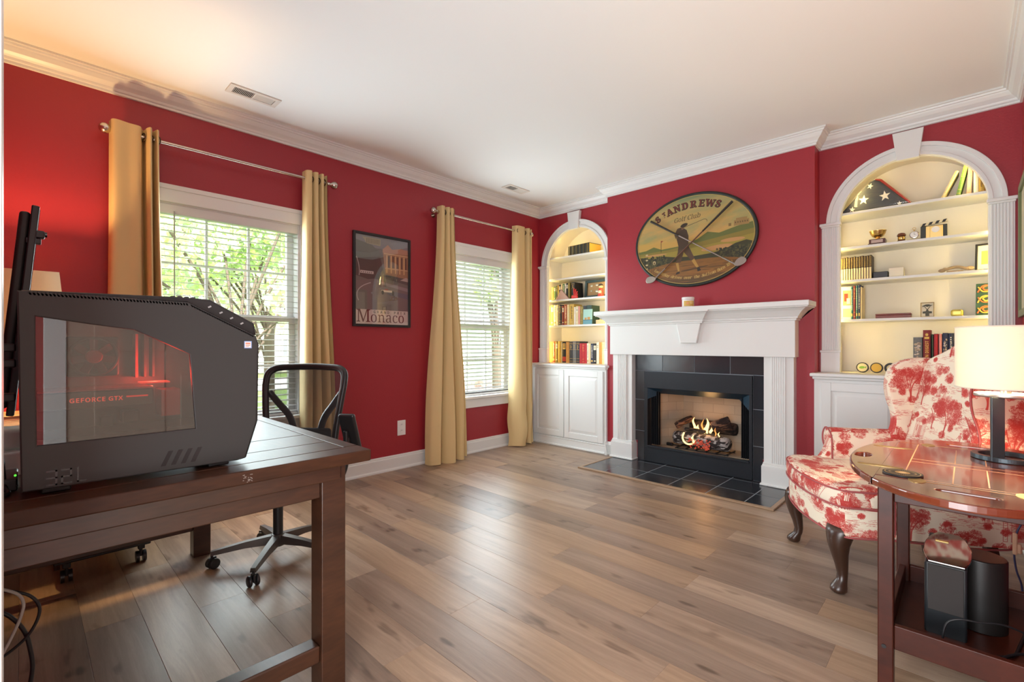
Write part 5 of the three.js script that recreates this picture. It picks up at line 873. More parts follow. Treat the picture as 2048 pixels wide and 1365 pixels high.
{
  const ch = thing('wing_chair', 'red and cream toile wing armchair with dark cabriole legs', 'armchair', { pos: [3.123, 0, 1.4925], turn: Math.atan2(-0.8585, 0.5126) });
  const S = 1.3, up = (g, o = 0) => boxUV(softened(g, 0.9), S, o, o * 0.7);
  const flat = (pts) => { const s = new THREE.Shape(); s.moveTo(...pts[0]); for (const q of pts.slice(1)) q.length === 2 ? s.lineTo(...q) : s.bezierCurveTo(...q); return s; };
  // shapes drawn in (x, -z) and laid flat: extrude goes up
  const lay = (s, y0, hgt, bev) => EX(s, hgt, bev, 4, 16).rotateX(-Math.PI / 2).translate(0, y0, 0);
  const base = flat([[-0.30, 0.60], [0.30, 0.60], [0.335, 0.16], [0.345, 0.02], [0.33, -0.03, 0.2, -0.065, 0, -0.07], [-0.2, -0.065, -0.33, -0.03, -0.345, 0.02], [-0.335, 0.16]].reverse().length ? [[-0.30, 0.655], [-0.335, 0.16], [-0.345, 0.02], [-0.33, -0.03, -0.2, -0.065, 0, -0.07], [0.2, -0.065, 0.33, -0.03, 0.345, 0.02], [0.335, 0.16], [0.30, 0.655]] : []);
  part(ch, 'seat_rail', up(lay(base, 0.262, 0.135, 0.018), 0.13), M.toile);
  const cush = flat([[-0.255, 0.55], [-0.262, 0.20], [-0.335, 0.175], [-0.345, 0.02], [-0.335, -0.045, -0.2, -0.08, 0, -0.085], [0.2, -0.08, 0.335, -0.045, 0.345, 0.02], [0.335, 0.175], [0.262, 0.20], [0.255, 0.55]]);
  const cu = part(ch, 'seat_cushion', up(lay(cush, 0.385, 0.100, 0.03), 0.42), M.toile);
  const rim = (y, grow) => cush.getPoints(14).map((p) => [p.x * (1 + grow), y, -p.y * (1 + grow)]);
  for (const y of [0.470, 0.398]) part(cu, 'piping', TUBE(rim(y, -0.012), 0.0045, 160, 6, true), M.piping);
  part(ch, 'piping', TUBE(base.getPoints(14).map((p) => [p.x * 0.99, 0.266, -p.y * 0.99]), 0.0045, 160, 6, true), M.piping);
  for (const s of [-1, 1]) {
    // arm: front profile with an outward roll, extruded back
    const a = new THREE.Shape(); a.moveTo(0.262, 0.28); a.lineTo(0.352, 0.28); a.lineTo(0.356, 0.50); a.bezierCurveTo(0.36, 0.53, 0.40, 0.53, 0.402, 0.58); a.bezierCurveTo(0.404, 0.635, 0.355, 0.655, 0.315, 0.64); a.bezierCurveTo(0.275, 0.625, 0.265, 0.58, 0.268, 0.53); a.lineTo(0.262, 0.28);
    let g = EX(a, 0.47, 0.016, 4, 10).translate(0, 0, -0.655); g = up(g, 0.27);
    if (s < 0) { g.scale(-1, 1, 1); const p = g.attributes.position, n = g.attributes.normal, q = g.attributes.uv; for (const at of [p, n, q]) { const z = at.itemSize; for (let i = 0; i < at.count; i += 3) for (let k = 0; k < z; k++) { const t = at.array[(i + 1) * z + k]; at.array[(i + 1) * z + k] = at.array[(i + 2) * z + k]; at.array[(i + 2) * z + k] = t; } } }
    const am = part(ch, 'arm', g, M.toile);
    part(am, 'piping', TUBE([[0.352, 0.30, -0.184], [0.356, 0.50, -0.184], [0.372, 0.528, -0.184], [0.396, 0.56, -0.184], [0.396, 0.605, -0.184], [0.36, 0.642, -0.184], [0.315, 0.634, -0.184], [0.278, 0.60, -0.184], [0.272, 0.54, -0.184], [0.268, 0.47, -0.184]].map(([x, y, z]) => [x * s, y, z]), 0.0045, 70, 6), M.piping);
    // swept front of the arm running down to the seat corner
    const sw = flat([[-0.30, 0.46], [-0.19, 0.60], [-0.165, 0.56, -0.165, 0.50, -0.11, 0.455], [-0.09, 0.44], [-0.10, 0.40], [-0.30, 0.40]]);
    part(ch, 'arm_front', up(EX(sw, 0.075, 0.014, 4).rotateY(-Math.PI / 2).translate(s > 0 ? 0.348 : -0.273, 0, 0), 0.5), M.toile);
    // wing: side outline extruded across
    const wg = flat([[-0.66, 0.56], [-0.46, 0.60], [-0.50, 0.66, -0.505, 0.72, -0.475, 0.80], [-0.45, 0.88, -0.455, 0.98, -0.515, 1.02], [-0.57, 1.05, -0.66, 1.055, -0.715, 1.03]]);
    const wgG = EX(wg, 0.07, 0.016, 4, 12).rotateY(-Math.PI / 2);
    const wm = part(ch, 'wing', up(wgG.translate(s > 0 ? 0.345 : -0.275, 0, 0), s > 0 ? 0.63 : 0.05), M.toile);
    if (s > 0) part(wm, 'piping', TUBE(wg.getPoints(12).slice(1, -1).map((p) => [s * 0.343, p.y, p.x]), 0.0042, 80, 6), M.piping);
    // legs
    const dir = [0.55 * s, 0.84], prof = [[0.30, 0.062, -0.012], [0.275, 0.060, 0.0], [0.25, 0.052, 0.012], [0.215, 0.043, 0.018], [0.17, 0.034, 0.012], [0.12, 0.026, 0.0], [0.08, 0.0215, -0.006], [0.055, 0.022, -0.002], [0.038, 0.028, 0.010], [0.024, 0.033, 0.018], [0.010, 0.033, 0.02], [0.0, 0.024, 0.018]];
    part(ch, 'front_leg', LOFT(prof.map(([y, r, o]) => Array.from({ length: 20 }, (_, j) => { const t = j / 20 * 6.2832; return V3(s * 0.275 + dir[0] * o + r * Math.cos(t), y, -0.012 + dir[1] * o - r * Math.sin(t)); })).reverse()), M.legWood);
    part(ch, 'rear_leg', PLANKBAR([s * 0.25, 0.275, -0.58], [s * 0.255, 0.002, -0.635], 0.04, 0.04, 0.006), M.legWood);
  }
  // back: front outline with a raised top, tilted
  const bk = flat([[-0.275, 0.36], [-0.29, 0.70], [-0.305, 1.00], [-0.29, 1.06, -0.2, 1.06, -0.13, 1.105], [-0.07, 1.14, 0.07, 1.14, 0.13, 1.105], [0.2, 1.06, 0.29, 1.06, 0.305, 1.00], [0.29, 0.70], [0.275, 0.36]]);
  part(ch, 'backrest', up(EX(bk, 0.10, 0.03, 5, 14).translate(0, -0.40, 0).rotateX(-0.235).translate(0, 0.40, -0.585), 0.31), M.toile);
  part(ch, 'outside_back', up(RB(-0.31, 0.31, 0.27, 0.62, -0.67, -0.60, 0.02, 3), 0.2), M.toile);
}

// ================================================================ BUTLER TABLE
const mahog = woodTex(1024, 512, rgb(132, 64, 38), rgb(76, 31, 17), 611, { stretch: 8, across: 7, contrast: 0.8, pore: 0.2 });
M.mahog = phys(0xffffff, 0.22, { map: mahog, clearcoat: 0.8, clearcoatRoughness: 0.08 });
M.mahogDark = phys(0xffffff, 0.35, { map: woodTex(512, 256, rgb(84, 36, 22), rgb(44, 18, 11), 613, { across: 5 }), specularIntensity: 0.6 });
const TX = 3.685, TZ = 2.155, TH = 0.72;
{
  const t = thing('butler_table', 'oval mahogany butler tray table with brass hinges and lower shelf', 'side table');
  const a = 0.307, b = 0.514, hx = 0.207, hz = 0.332, ell = (th) => [a * Math.cos(th), b * Math.sin(th)];
  const zAt = (x) => b * Math.sqrt(1 - (x / a) ** 2), xAt = (z) => a * Math.sqrt(1 - (z / b) ** 2);
  const lay = (s, th = 0.022) => boxUV(EX(s, th, 0.005, 3, 20).rotateX(Math.PI / 2), 1.6).translate(TX, TH, TZ);       // shape in (x, z)
  part(t, 'tray_top', lay(shapeOf([[-hx, -hz], [hx, -hz], [hx, hz], [-hx, hz]])), M.mahog);
  const slot = (cx, cz, rx, rz) => { const p = new THREE.Path(); p.absellipse(cx, cz, rx, rz, 0, Math.PI * 2); return p; };
  const long = (cx, cz, l, r) => { const p = new THREE.Path(); p.moveTo(cx - l, cz - r); p.lineTo(cx + l, cz - r); p.absarc(cx + l, cz, r, -Math.PI / 2, Math.PI / 2, false); p.lineTo(cx - l, cz + r); p.absarc(cx - l, cz, r, Math.PI / 2, Math.PI * 1.5, false); return p; };
  const side = [], N = 24, z0 = zAt(hx) - 0.004; for (let i = 0; i <= N; i++) { const z = lerp(-z0, z0, i / N); side.push([-xAt(z), z]); }
  const L = shapeOf([[-hx - 0.003, z0], [-hx - 0.003, -z0], ...side]); L.holes.push(slot(-0.272, 0.03, 0.024, 0.043)); part(t, 'leaf', lay(L), M.mahog);
  for (const s of [1, -1]) { const e = []; for (let i = 0; i <= N; i++) { const x = lerp(-hx + 0.002, hx - 0.002, i / N); e.push([x, s * zAt(x)]); } const F = shapeOf([[hx - 0.002, s * (hz + 0.003)], [-hx + 0.002, s * (hz + 0.003)], ...e]); F.holes.push(long(0, s * 0.405, 0.05, 0.012)); part(t, 'leaf', lay(F), M.mahog); }
  const Rl = shapeOf([[0, -z0], [0, z0], ...side.slice().reverse().map(([x, z]) => [-x - hx, z])]); part(t, 'leaf', boxUV(EX(Rl, 0.02, 0.005, 3).rotateX(Math.PI / 2).rotateZ(Math.PI / 2), 1.6).translate(TX + hx + 0.006, TH, TZ), M.mahog, 'raised leaf standing upright');
  // brass hinges let into the top, inlay lines
  const loz = (x, z, rx, rz) => { const s = new THREE.Shape(); s.absellipse(0, 0, rx, rz, 0, Math.PI * 2); return EX(s, 0.0015, 0, 1, 20).rotateX(-Math.PI / 2).translate(TX + x, TH - 0.0004, TZ + z); };
  M.hinge = std(LIN(0.46, 0.32, 0.13), 0.4, { metalness: 0.85 });
  for (const [x, z, rx, rz] of [[-hx, 0.19, 0.06, 0.012], [-hx, -0.19, 0.06, 0.012], [-0.106, hz, 0.02, 0.032], [0.111, hz, 0.02, 0.032], [-0.111, -hz, 0.02, 0.032], [0.111, -hz, 0.02, 0.032]]) part(t, 'hinge', loz(x, z, rx, rz), M.hinge);
  const ln = (x0, z0q, x1, z1) => { const w = 0.0016; return B(TX + Math.min(x0, x1) - w, TX + Math.max(x0, x1) + w, TH - 0.0005, TH + 0.0004, TZ + Math.min(z0q, z1) - w, TZ + Math.max(z0q, z1) + w); };
  part(t, 'inlay_lines', [ln(-0.14, -0.32, -0.14, 0.22), ln(-0.03, -0.28, -0.03, 0.0), ln(-0.03, 0.05, -0.03, 0.31), ln(0.044, -0.26, 0.044, -0.03), ln(0.044, 0.04, 0.044, 0.29), ln(-0.14, -0.005, 0.2, -0.005), ln(-0.14, 0.045, 0.2, 0.045), ln(-0.13, 0.31, 0.2, 0.31), ln(-0.1, hz, hx, hz), ln(-0.1, -hz, hx, -hz)], std(LIN(0.62, 0.36, 0.18), 0.35));
  // frame
  const lx = [3.484, 3.848], lz = [1.875, 2.42], q = 0.039;
  for (const x of lx) for (const z of lz) part(t, 'leg', boxUV(RB(x, x + q, 0, TH - 0.024, z, z + q, 0.004), 1.6), M.mahogDark);
  const rail = (x0, x1, y0, y1, z0q, z1) => part(t, 'rail', boxUV(RB(x0, x1, y0, y1, z0q, z1, 0.003), 1.6), M.mahogDark);
  for (const z of lz) { rail(lx[0] + q, lx[1], 0.635, TH - 0.024, z + 0.010, z + 0.030); rail(lx[0] + q, lx[1], 0.184, 0.258, z + 0.008, z + 0.028); }
  for (const x of lx) { rail(x + 0.012, x + 0.032, 0.635, TH - 0.024, lz[0] + q, lz[1]); rail(x + 0.008, x + 0.028, 0.184, 0.258, lz[0] + q, lz[1]); }
  part(t, 'lower_shelf', boxUV(B(lx[0] + 0.0285, lx[1] + 0.0075, 0.188, 0.200, lz[0] + 0.0285, lz[1] + 0.0075), 1.6), M.mahogDark);
  part(t, 'screw_cap', CYL(0.006, 0.006, 0.003, 14).rotateX(Math.PI / 2).translate(3.50, 0.19, lz[1] + q + 0.001), M.black);
}
{ // coaster
  const c = thing('coaster', 'round black and gold coaster on the butler table', 'coaster', { pos: [3.542, TH + 0.001, 2.429] });
  part(c, 'disc', CYL(0.049, 0.049, 0.004, 40).translate(0, 0.002, 0), M.black);
  const t = canvasTex(256, 256, (x, w, h) => { x.fillStyle = '#2a2622'; x.fillRect(0, 0, w, h); x.strokeStyle = '#c9b27a'; x.lineWidth = 6; x.beginPath(); x.arc(128, 128, 116, 0, 7); x.stroke(); x.lineWidth = 14; x.setLineDash([5, 7]); x.beginPath(); x.arc(128, 128, 86, 0, 7); x.stroke(); x.setLineDash([]); x.fillStyle = '#b5935a'; x.beginPath(); x.arc(128, 128, 50, 0, 7); x.fill(); x.fillStyle = '#e0c690'; x.beginPath(); x.arc(128, 128, 26, 0, 7); x.fill(); });
  part(c, 'printed_face', clean(new THREE.CircleGeometry(0.047, 40)).rotateX(-Math.PI / 2).translate(0, 0.0045, 0), std(0xffffff, 0.5, { map: t }));
}
// ---------------------------------------------------------------- table lamp
function shadeMat(k, c) { return phys(LIN(...c), 0.95, { transmission: k, thickness: 0, ior: 1.3 }); }
{
  const cx = 3.78, cz = 1.948, y0 = TH + 0.0008;
  const l = thing('table_lamp', 'table lamp with drum linen shade and open metal frame', 'lamp', { pos: [cx, y0, cz] });
  const dk = std(LIN(0.06, 0.075, 0.085), 0.32, { metalness: 0.6 });
  const ring = new THREE.Shape(); ring.absellipse(0, 0, 0.088, 0.088, 0, Math.PI * 2); const hole = new THREE.Path(); hole.absellipse(0, 0, 0.068, 0.068, 0, Math.PI * 2); ring.holes.push(hole);
  part(l, 'base_ring', EX(ring, 0.016, 0.002, 2, 40).rotateX(-Math.PI / 2), dk);
  part(l, 'top_plate', LATHE([[0, 0.216], [0.079, 0.216], [0.081, 0.220], [0.081, 0.226], [0.079, 0.228], [0, 0.228]], 40), std(LIN(0.5, 0.48, 0.44), 0.3, { metalness: 0.7 }));
  const F = [-0.6944, -0.7195], Rr = [0.7195, -0.6944];
  for (const [lat, fw] of [[-0.065, -0.035], [0.045, 0.070]]) { const x = Rr[0] * lat + F[0] * fw, z = Rr[1] * lat + F[1] * fw; part(l, 'post', RB(-0.017, 0.017, 0.0, 0.218, -0.006, 0.006, 0.002).rotateY(0.35).translate(x, 0, z), dk); }
  part(l, 'neck', CYL(0.014, 0.014, 0.03).translate(0, 0.242, 0), std(LIN(0.4, 0.4, 0.4), 0.3, { metalness: 1 }));
  const sh = shadeMat(0.22, [0.74, 0.68, 0.58]); sh.bumpMap = dataTex(256, 256, (u, v, x, y) => { const n = 0.5 + 0.3 * (vnoise(u * 40, v * 200, 8) - 0.5) + 0.3 * (vnoise(u * 200, v * 40, 9) - 0.5); return [n, n, n]; }, false); sh.bumpScale = 0.0006;
  const s = part(l, 'shade', SHEET((u, v) => { const r = 0.1285; return V3(r * Math.cos(u * 6.28319), 0.247 + 0.21 * v, r * Math.sin(u * 6.28319)); }, 64, 1, 0.001), sh);
  part(s, 'shade_rim', [TOR(0.1285, 0.0022, 8, 64).rotateX(Math.PI / 2).translate(0, 0.247, 0), TOR(0.1285, 0.0022, 8, 64).rotateX(Math.PI / 2).translate(0, 0.457, 0)], std(LIN(0.7, 0.64, 0.52), 0.8));
  part(l, 'bulb', SPH(0.028, 16, 12).scale(1, 1.25, 1).translate(0, 0.335, 0), std(LIN(0, 0, 0), 1, { emissive: LIN(1, 0.72, 0.38), emissiveIntensity: 2.5 }));
  pointLight('table_lamp_bulb', [1, 0.74, 0.44], 2.0, [cx, y0 + 0.335, cz], 1.4);
}
// ---------------------------------------------------------------- speaker and cords on the lower shelf
{
  const y = 0.2005, s = thing('speaker', 'black speaker with glossy slanted top on the lower table shelf', 'speaker');
  const body = new THREE.Shape(); body.moveTo(0, 0); body.lineTo(0, 0.222); body.lineTo(-0.27, 0.238); body.lineTo(-0.28, 0.228); body.lineTo(-0.28, 0);      // (z, y) side profile
  const g = EX(body, 0.10, 0.006, 3).rotateY(-Math.PI / 2);           // z->x depth
  part(s, 'body', g.translate(3.685, y, 2.29), std(LIN(0.012, 0.014, 0.016), 0.3));
  part(s, 'grille', RB(3.594, 3.677, y + 0.075, y + 0.218, 2.289, 2.293, 0.002), std(LIN(0.035, 0.03, 0.028), 0.9));
  part(s, 'glossy_top', (() => { const sh = new THREE.Shape(); sh.moveTo(-0.042, 0.002); sh.lineTo(0.042, 0.002); sh.bezierCurveTo(0.068, 0.08, 0.066, 0.20, 0.028, 0.28); sh.lineTo(-0.028, 0.28); sh.bezierCurveTo(-0.066, 0.20, -0.068, 0.08, -0.042, 0.002); return EX(sh, 0.006, 0.002).rotateX(-Math.PI / 2 + 0.055).translate(3.637, y + 0.2235, 2.294); })(), phys(LIN(0.34, 0.32, 0.31), 0.06, { metalness: 1 }));
  part(s, 'badge', RB(-0.017, 0.017, -0.007, 0.007, 0, 0.002, 0.001).rotateX(-Math.PI / 2 + 0.055).translate(3.622, y + 0.2295 + 0.0105, 2.294 - 0.19), M.brass);
  part(s, 'rear_drum', [LATHE([[0, 0], [0.061, 0], [0.063, 0.003], [0.063, 0.225], [0.060, 0.229], [0, 0.229]], 40).translate(3.716, y, 2.13)], std(LIN(0.014, 0.012, 0.011), 0.4));
  solo('audio_cable', 'thin black cord looping in front of the speaker', 'cord', TUBE([[3.640, 0.206, 2.385], [3.632, 0.235, 2.39], [3.643, 0.292, 2.39], [3.668, 0.308, 2.385], [3.71, 0.310, 2.37], [3.76, 0.31, 2.34], [3.82, 0.27, 2.28], [3.83, 0.206, 2.2]], 0.0028, 80, 8), M.black);
  solo('coiled_cord', 'black cord lying coiled behind the speaker on the shelf', 'cord', TUBE([[3.83, 0.206, 2.02], [3.80, 0.206, 2.2], [3.78, 0.206, 2.29], [3.74, 0.207, 2.34], [3.77, 0.208, 2.36], [3.82, 0.208, 2.33], [3.81, 0.218, 2.28], [3.765, 0.216, 2.33], [3.75, 0.206, 2.37]], 0.004, 90, 8), M.black);
  const c = thing('lamp_cord', 'dark blue lamp cord with a tan inline switch', 'cord');
  part(c, 'cable', TUBE([[3.85, 0.726, 1.85], [3.845, 0.727, 1.70], [3.846, 0.70, 1.606], [3.846, 0.56, 1.60], [3.841, 0.445, 1.615], [3.824, 0.392, 1.62], [3.817, 0.35, 1.62], [3.816, 0.29, 1.62], [3.823, 0.234, 1.62], [3.835, 0.19, 1.62], [3.84, 0.10, 1.61], [3.85, 0.005, 1.60], [3.88, 0.004, 1.50]], 0.0032, 90, 8), std(LIN(0.02, 0.02, 0.07), 0.5));
  part(c, 'inline_switch', [RB(3.811, 3.825, 0.30, 0.385, 1.612, 1.628, 0.005), RB(3.818, 3.836, 0.305, 0.345, 1.615, 1.626, 0.006)], std(LIN(0.55, 0.30, 0.18), 0.5));
}
// ================================================================ DESK AND WHAT STANDS ON IT
const deskTex = woodTex(1024, 512, rgb(84, 51, 32), rgb(38, 22, 14), 711, { stretch: 8, across: 9, contrast: 1, pore: 0.35 });
M.desk = phys(0xffffff, 0.36, { map: deskTex, clearcoat: 0.35, clearcoatRoughness: 0.25, bumpMap: deskTex, bumpScale: 0.0006 });
M.deskTop = phys(0xffffff, 0.42, { map: deskTex, specularIntensity: 0.55 });
const DX0 = 0.625, DX1 = 2.325, DZ0 = 3.53, DZ1 = 4.44, DH = 0.785;
{
  const d = thing('desk', 'dark brown wooden table used as a desk', 'desk');
  const bu = (g, o = 0) => boxUV(g, 1.4, o, o);
  // top boards run along the depth, framed by border boards
  part(d, 'top_board', bu(RB(DX0 + 0.085, 1.927, DH - 0.034, DH, DZ0 + 0.05, DZ1, 0.0025), 0.2), M.deskTop);
  part(d, 'top_board', bu(RB(1.930, 2.105, DH - 0.034, DH, DZ0 + 0.05, DZ1, 0.0025), 0.5), M.deskTop);
  part(d, 'top_board', bu(RB(2.107, DX1 - 0.09, DH - 0.034, DH, DZ0 + 0.05, DZ1, 0.0025), 0.8), M.deskTop);
  part(d, 'border_board', bu(RB(DX0, DX1 - 0.0905, DH - 0.036, DH + 0.0005, DZ0, DZ0 + 0.0485, 0.004), 0.1), M.deskTop);
  part(d, 'border_board', bu(RB(DX1 - 0.088, DX1, DH - 0.036, DH + 0.0005, DZ0, DZ1, 0.005), 0.35), M.deskTop);
  part(d, 'border_board', bu(RB(DX0, DX0 + 0.084, DH - 0.036, DH + 0.0005, DZ0 + 0.05, DZ1, 0.005), 0.6), M.deskTop);
  const sc = []; const R = rngOf(6); for (let i = 0; i < 26; i++) { const z = 3.875 + 0.022 * R(), yy = DH - 0.03 + 0.02 * R(); sc.push(B(DX1 - 0.0005, DX1 + 0.0003, yy, yy + 0.0014, z, z + 0.0012 + 0.002 * R())); } part(d, 'scuff_marks', sc, std(LIN(0.30, 0.27, 0.24), 0.8));
  for (const [x, z] of [[2.172, 3.578], [0.70, 3.60], [2.172, 4.355], [0.70, 4.355]]) part(d, 'leg', bu(RB(x, x + 0.078, 0, DH - 0.036, z, z + 0.078, 0.004), x), M.desk);
  part(d, 'apron', bu(RB(2.232, 2.262, 0.692, DH - 0.040, 3.60, 4.43, 0.004), 0.2), M.desk);
  part(d, 'apron', bu(RB(2.205, 2.240, 0.640, 0.70, 3.656, 4.355, 0.004), 0.7), M.desk);
  part(d, 'apron', bu(RB(0.778, 2.172, 0.655, DH - 0.036, 3.60, 3.625, 0.004), 0.4), M.desk);
  part(d, 'apron', bu(RB(0.71, 0.74, 0.655, DH - 0.036, 3.678, 4.355, 0.004), 0.4), M.desk);
  part(d, 'stretcher', bu(RB(2.182, 2.240, 0.128, 0.182, 3.656, 4.355, 0.006), 0.3), M.desk);
  part(d, 'stretcher', bu(RB(0.71, 0.768, 0.138, 0.195, 3.678, 4.355, 0.006), 0.3), M.desk);
}
// ---------------------------------------------------------------- computer tower
{
  const X1 = 2.235, Wd = 0.205, y0 = DH + 0.001, t = thing('computer_tower', 'dark grey gaming computer tower with red-lit side window', 'computer');
  const cm = std(LIN(0.030, 0.030, 0.029), 0.5), cd = std(LIN(0.016, 0.016, 0.017), 0.5);
  const sideOut = [[4.30, 0.80], [4.306, 1.232], [3.999, 1.226], [3.838, 1.141], [3.833, 1.12], [3.837, 0.898], [3.866, 0.80], [3.884, 0.797]];
  const toShape = (pts) => shapeOf(pts.map(([z, y]) => [z, y]));
  const winPts = [[4.278, 1.178], [4.191, 1.164], [4.108, 1.152], [3.997, 1.092], [3.984, 0.898], [4.276, 0.897]];
  const place = (g, x) => g.rotateY(-Math.PI / 2).translate(x, 0, 0);                 // shape (z, y) extruded towards -x
  const sp = toShape(sideOut); sp.holes.push(new THREE.Path(winPts.map((p) => V2(...p)))); part(t, 'side_panel', place(EX(sp, 0.014, 0.003), X1), cm);
  part(t, 'far_panel', place(EX(toShape(sideOut), 0.01, 0.002), X1 - Wd + 0.01), cm);
  // shell: top, front slope, front, bottom, back
  const loop = [[4.30, 0.80], [4.306, 1.232], [3.999, 1.226], [3.838, 1.141], [3.837, 0.898], [3.866, 0.80]], inn = [[4.292, 0.812], [4.296, 1.222], [4.002, 1.216], [3.85, 1.135], [3.849, 0.90], [3.876, 0.812]];
  const sh = toShape(loop); sh.holes.push(new THREE.Path(inn.map((p) => V2(...p)))); part(t, 'shell', place(EX(sh, Wd - 0.02), X1 - 0.012), cd);
  // raised spine over the top and front with vent ribs at its edge
  const spine = toShape([[4.30, 1.228], [4.30, 1.236], [4.02, 1.241], [3.945, 1.239], [3.835, 1.178], [3.829, 1.145], [3.84, 1.14], [3.998, 1.224]]);
  part(t, 'top_spine', place(EX(spine, Wd - 0.05, 0.006), X1 - 0.025), cd);
  const ribs = []; const edge = (a, b, n) => { for (let i = 0; i < n; i++) { const k = (i + 0.5) / n, z = lerp(a[0], b[0], k), y = lerp(a[1], b[1], k); ribs.push(B(-0.004, 0.004, -0.004, 0.004, -0.0016, 0.0016).rotateX(0.5).translate(X1 - 0.004, y - 0.0015, z)); } };
  edge([4.29, 1.229], [4.0, 1.223], 46); edge([3.995, 1.221], [3.845, 1.142], 26);
  part(t, 'vent_ribs', ribs, cd);
  for (const z of [4.02, 4.005, 3.99, 3.975]) part(t, 'button', RB(X1 - 0.06, X1 - 0.04, 1.238, 1.244, z, z + 0.009, 0.002), cd);
  for (const k of [0.15, 0.38, 0.6, 0.82]) part(t, 'port_icon', B(-0.0005, 0.0005, -0.002, 0.002, -0.004, 0.004).rotateX(0.5).translate(X1 - 0.0195, lerp(1.228, 1.165, k), lerp(3.965, 3.848, k)), std(LIN(0.4, 0.4, 0.4), 0.6));
  part(t, 'front_bezel', place(EX(toShape([[3.838, 1.14], [3.829, 1.12], [3.832, 0.90], [3.862, 0.80], [3.874, 0.80], [3.843, 0.90]]), Wd - 0.01, 0.003), X1 - 0.005), cd);
  part(t, 'foot', [RB(X1 - 0.19, X1 - 0.02, y0, 0.802, 4.22, 4.27, 0.004), RB(X1 - 0.19, X1 - 0.02, y0, 0.802, 3.9, 3.95, 0.004)], M.black);
  for (let i = 0; i < 4; i++) { const z = 4.058 - i * 0.021; part(t, 'vent_slot', place(EX(toShape([[z, 0.812], [z - 0.016, 0.848], [z - 0.026, 0.848], [z - 0.010, 0.812]]), 0.002), X1 + 0.0006), std(LIN(0.018, 0.014, 0.013), 0.7)); }
  // embossed 32L mark
  const seg = (z, yq, w, h) => place(EX(toShape([[z, yq], [z - w, yq], [z - w, yq + h], [z, yq + h]]), 0.0016), X1 + 0.0009), e = 0.0035, hh = 0.03, yb = 0.806, mk = [];
  mk.push(seg(4.262, yb + hh, 0.018, e), seg(4.262, yb + hh / 2, 0.018, e), seg(4.262, yb, 0.018, e), seg(4.2475, yb, e, hh + e));
  mk.push(seg(4.238, yb + hh, 0.018, e), seg(4.238, yb + hh / 2, 0.018, e), seg(4.238, yb, 0.018, e), seg(4.2235, yb + hh / 2, e, hh / 2 + e), seg(4.238, yb, e, hh / 2 + e));
  mk.push(seg(4.212, yb, e, hh + e), seg(4.212, yb, 0.016, e));
  part(t, 'embossed_mark', mk, std(LIN(0.016, 0.016, 0.016), 0.25));
  const st = canvasTex(64, 64, (c) => { c.fillStyle = '#8aa8d8'; c.fillRect(0, 0, 64, 64); c.fillStyle = '#e9e2e0'; c.fillRect(6, 6, 52, 52); c.fillStyle = '#d88a70'; c.fillRect(12, 14, 40, 14); c.fillStyle = '#c8a090'; c.fillRect(12, 34, 40, 8); c.fillRect(12, 46, 28, 6); });
  part(t, 'sticker', new THREE.PlaneGeometry(0.019, 0.020).rotateY(Math.PI / 2).translate(X1 + 0.0008, 1.1165, 3.8595), std(0xffffff, 0.5, { map: st }));
  // inside
  const inn2 = std(LIN(0.03, 0.026, 0.024), 0.6), redP = std(LIN(0.35, 0.02, 0.015), 0.4);
  part(t, 'motherboard', B(X1 - 0.185, X1 - 0.18, 0.86, 1.2, 4.02, 4.285), std(LIN(0.05, 0.03, 0.028), 0.5));
  const fan = part(t, 'cooling_fan', [TOR(0.044, 0.004, 8, 32).rotateY(Math.PI / 2).translate(X1 - 0.06, 1.088, 4.179), RB(X1 - 0.10, X1 - 0.062, 1.04, 1.136, 4.131, 4.227, 0.006)], inn2);
  part(fan, 'hub', LATHE([[0, 0], [0.016, 0], [0.016, 0.008], [0.013, 0.011], [0, 0.012]], 24).rotateZ(-Math.PI / 2).translate(X1 - 0.058, 1.088, 4.179), redP);
  for (let i = 0; i < 7; i++) part(fan, 'blade', B(-0.001, 0.001, 0.014, 0.041, -0.009, 0.009).rotateY(0.5).rotateX(i * 6.2832 / 7).translate(X1 - 0.056, 1.088, 4.179), std(LIN(0.1, 0.02, 0.018), 0.4));
  for (let i = 0; i < 3; i++) part(t, 'memory_module', RB(X1 - 0.18, X1 - 0.13, 1.03, 1.145, 4.085 - i * 0.018, 4.091 - i * 0.018, 0.001), i ? inn2 : redP);
  const gpuT = canvasTex(512, 96, (c, w, h) => { c.fillStyle = '#2a1c19'; c.fillRect(0, 0, w, h); c.fillStyle = '#ff5340'; c.font = 'bold 40px sans-serif'; c.textBaseline = 'middle'; c.fillText('GEFORCE GTX', 120, 46, 250); c.fillStyle = '#e02a1c'; c.fillRect(386, 34, 110, 10); });
  const gm = std(0xffffff, 0.4, { map: gpuT, emissive: 0xffffff, emissiveMap: gpuT, emissiveIntensity: 0.6 });
  const gp = part(t, 'graphics_card', RB(X1 - 0.17, X1 - 0.048, 0.965, 1.005, 4.065, 4.275, 0.003), inn2);
  part(gp, 'lit_lettering', (() => { const g = new THREE.PlaneGeometry(0.20, 0.036).rotateY(Math.PI / 2).translate(X1 - 0.0475, 0.985, 4.17); return g; })(), gm);
  part(gp, 'backplate', RB(X1 - 0.17, X1 - 0.046, 1.006, 1.011, 4.065, 4.275, 0.001), redP);
  part(t, 'drive_bay', [RB(X1 - 0.14, X1 - 0.06, 0.93, 1.0, 4.005, 4.047, 0.002)], redP);
  part(t, 'power_supply', [RB(X1 - 0.185, X1 - 0.03, 0.81, 0.905, 3.9, 4.285, 0.004), RB(X1 - 0.12, X1 - 0.07, 0.92, 0.95, 4.09, 4.125, 0.004), RB(X1 - 0.11, X1 - 0.08, 0.915, 0.94, 4.14, 4.165, 0.004)], inn2);
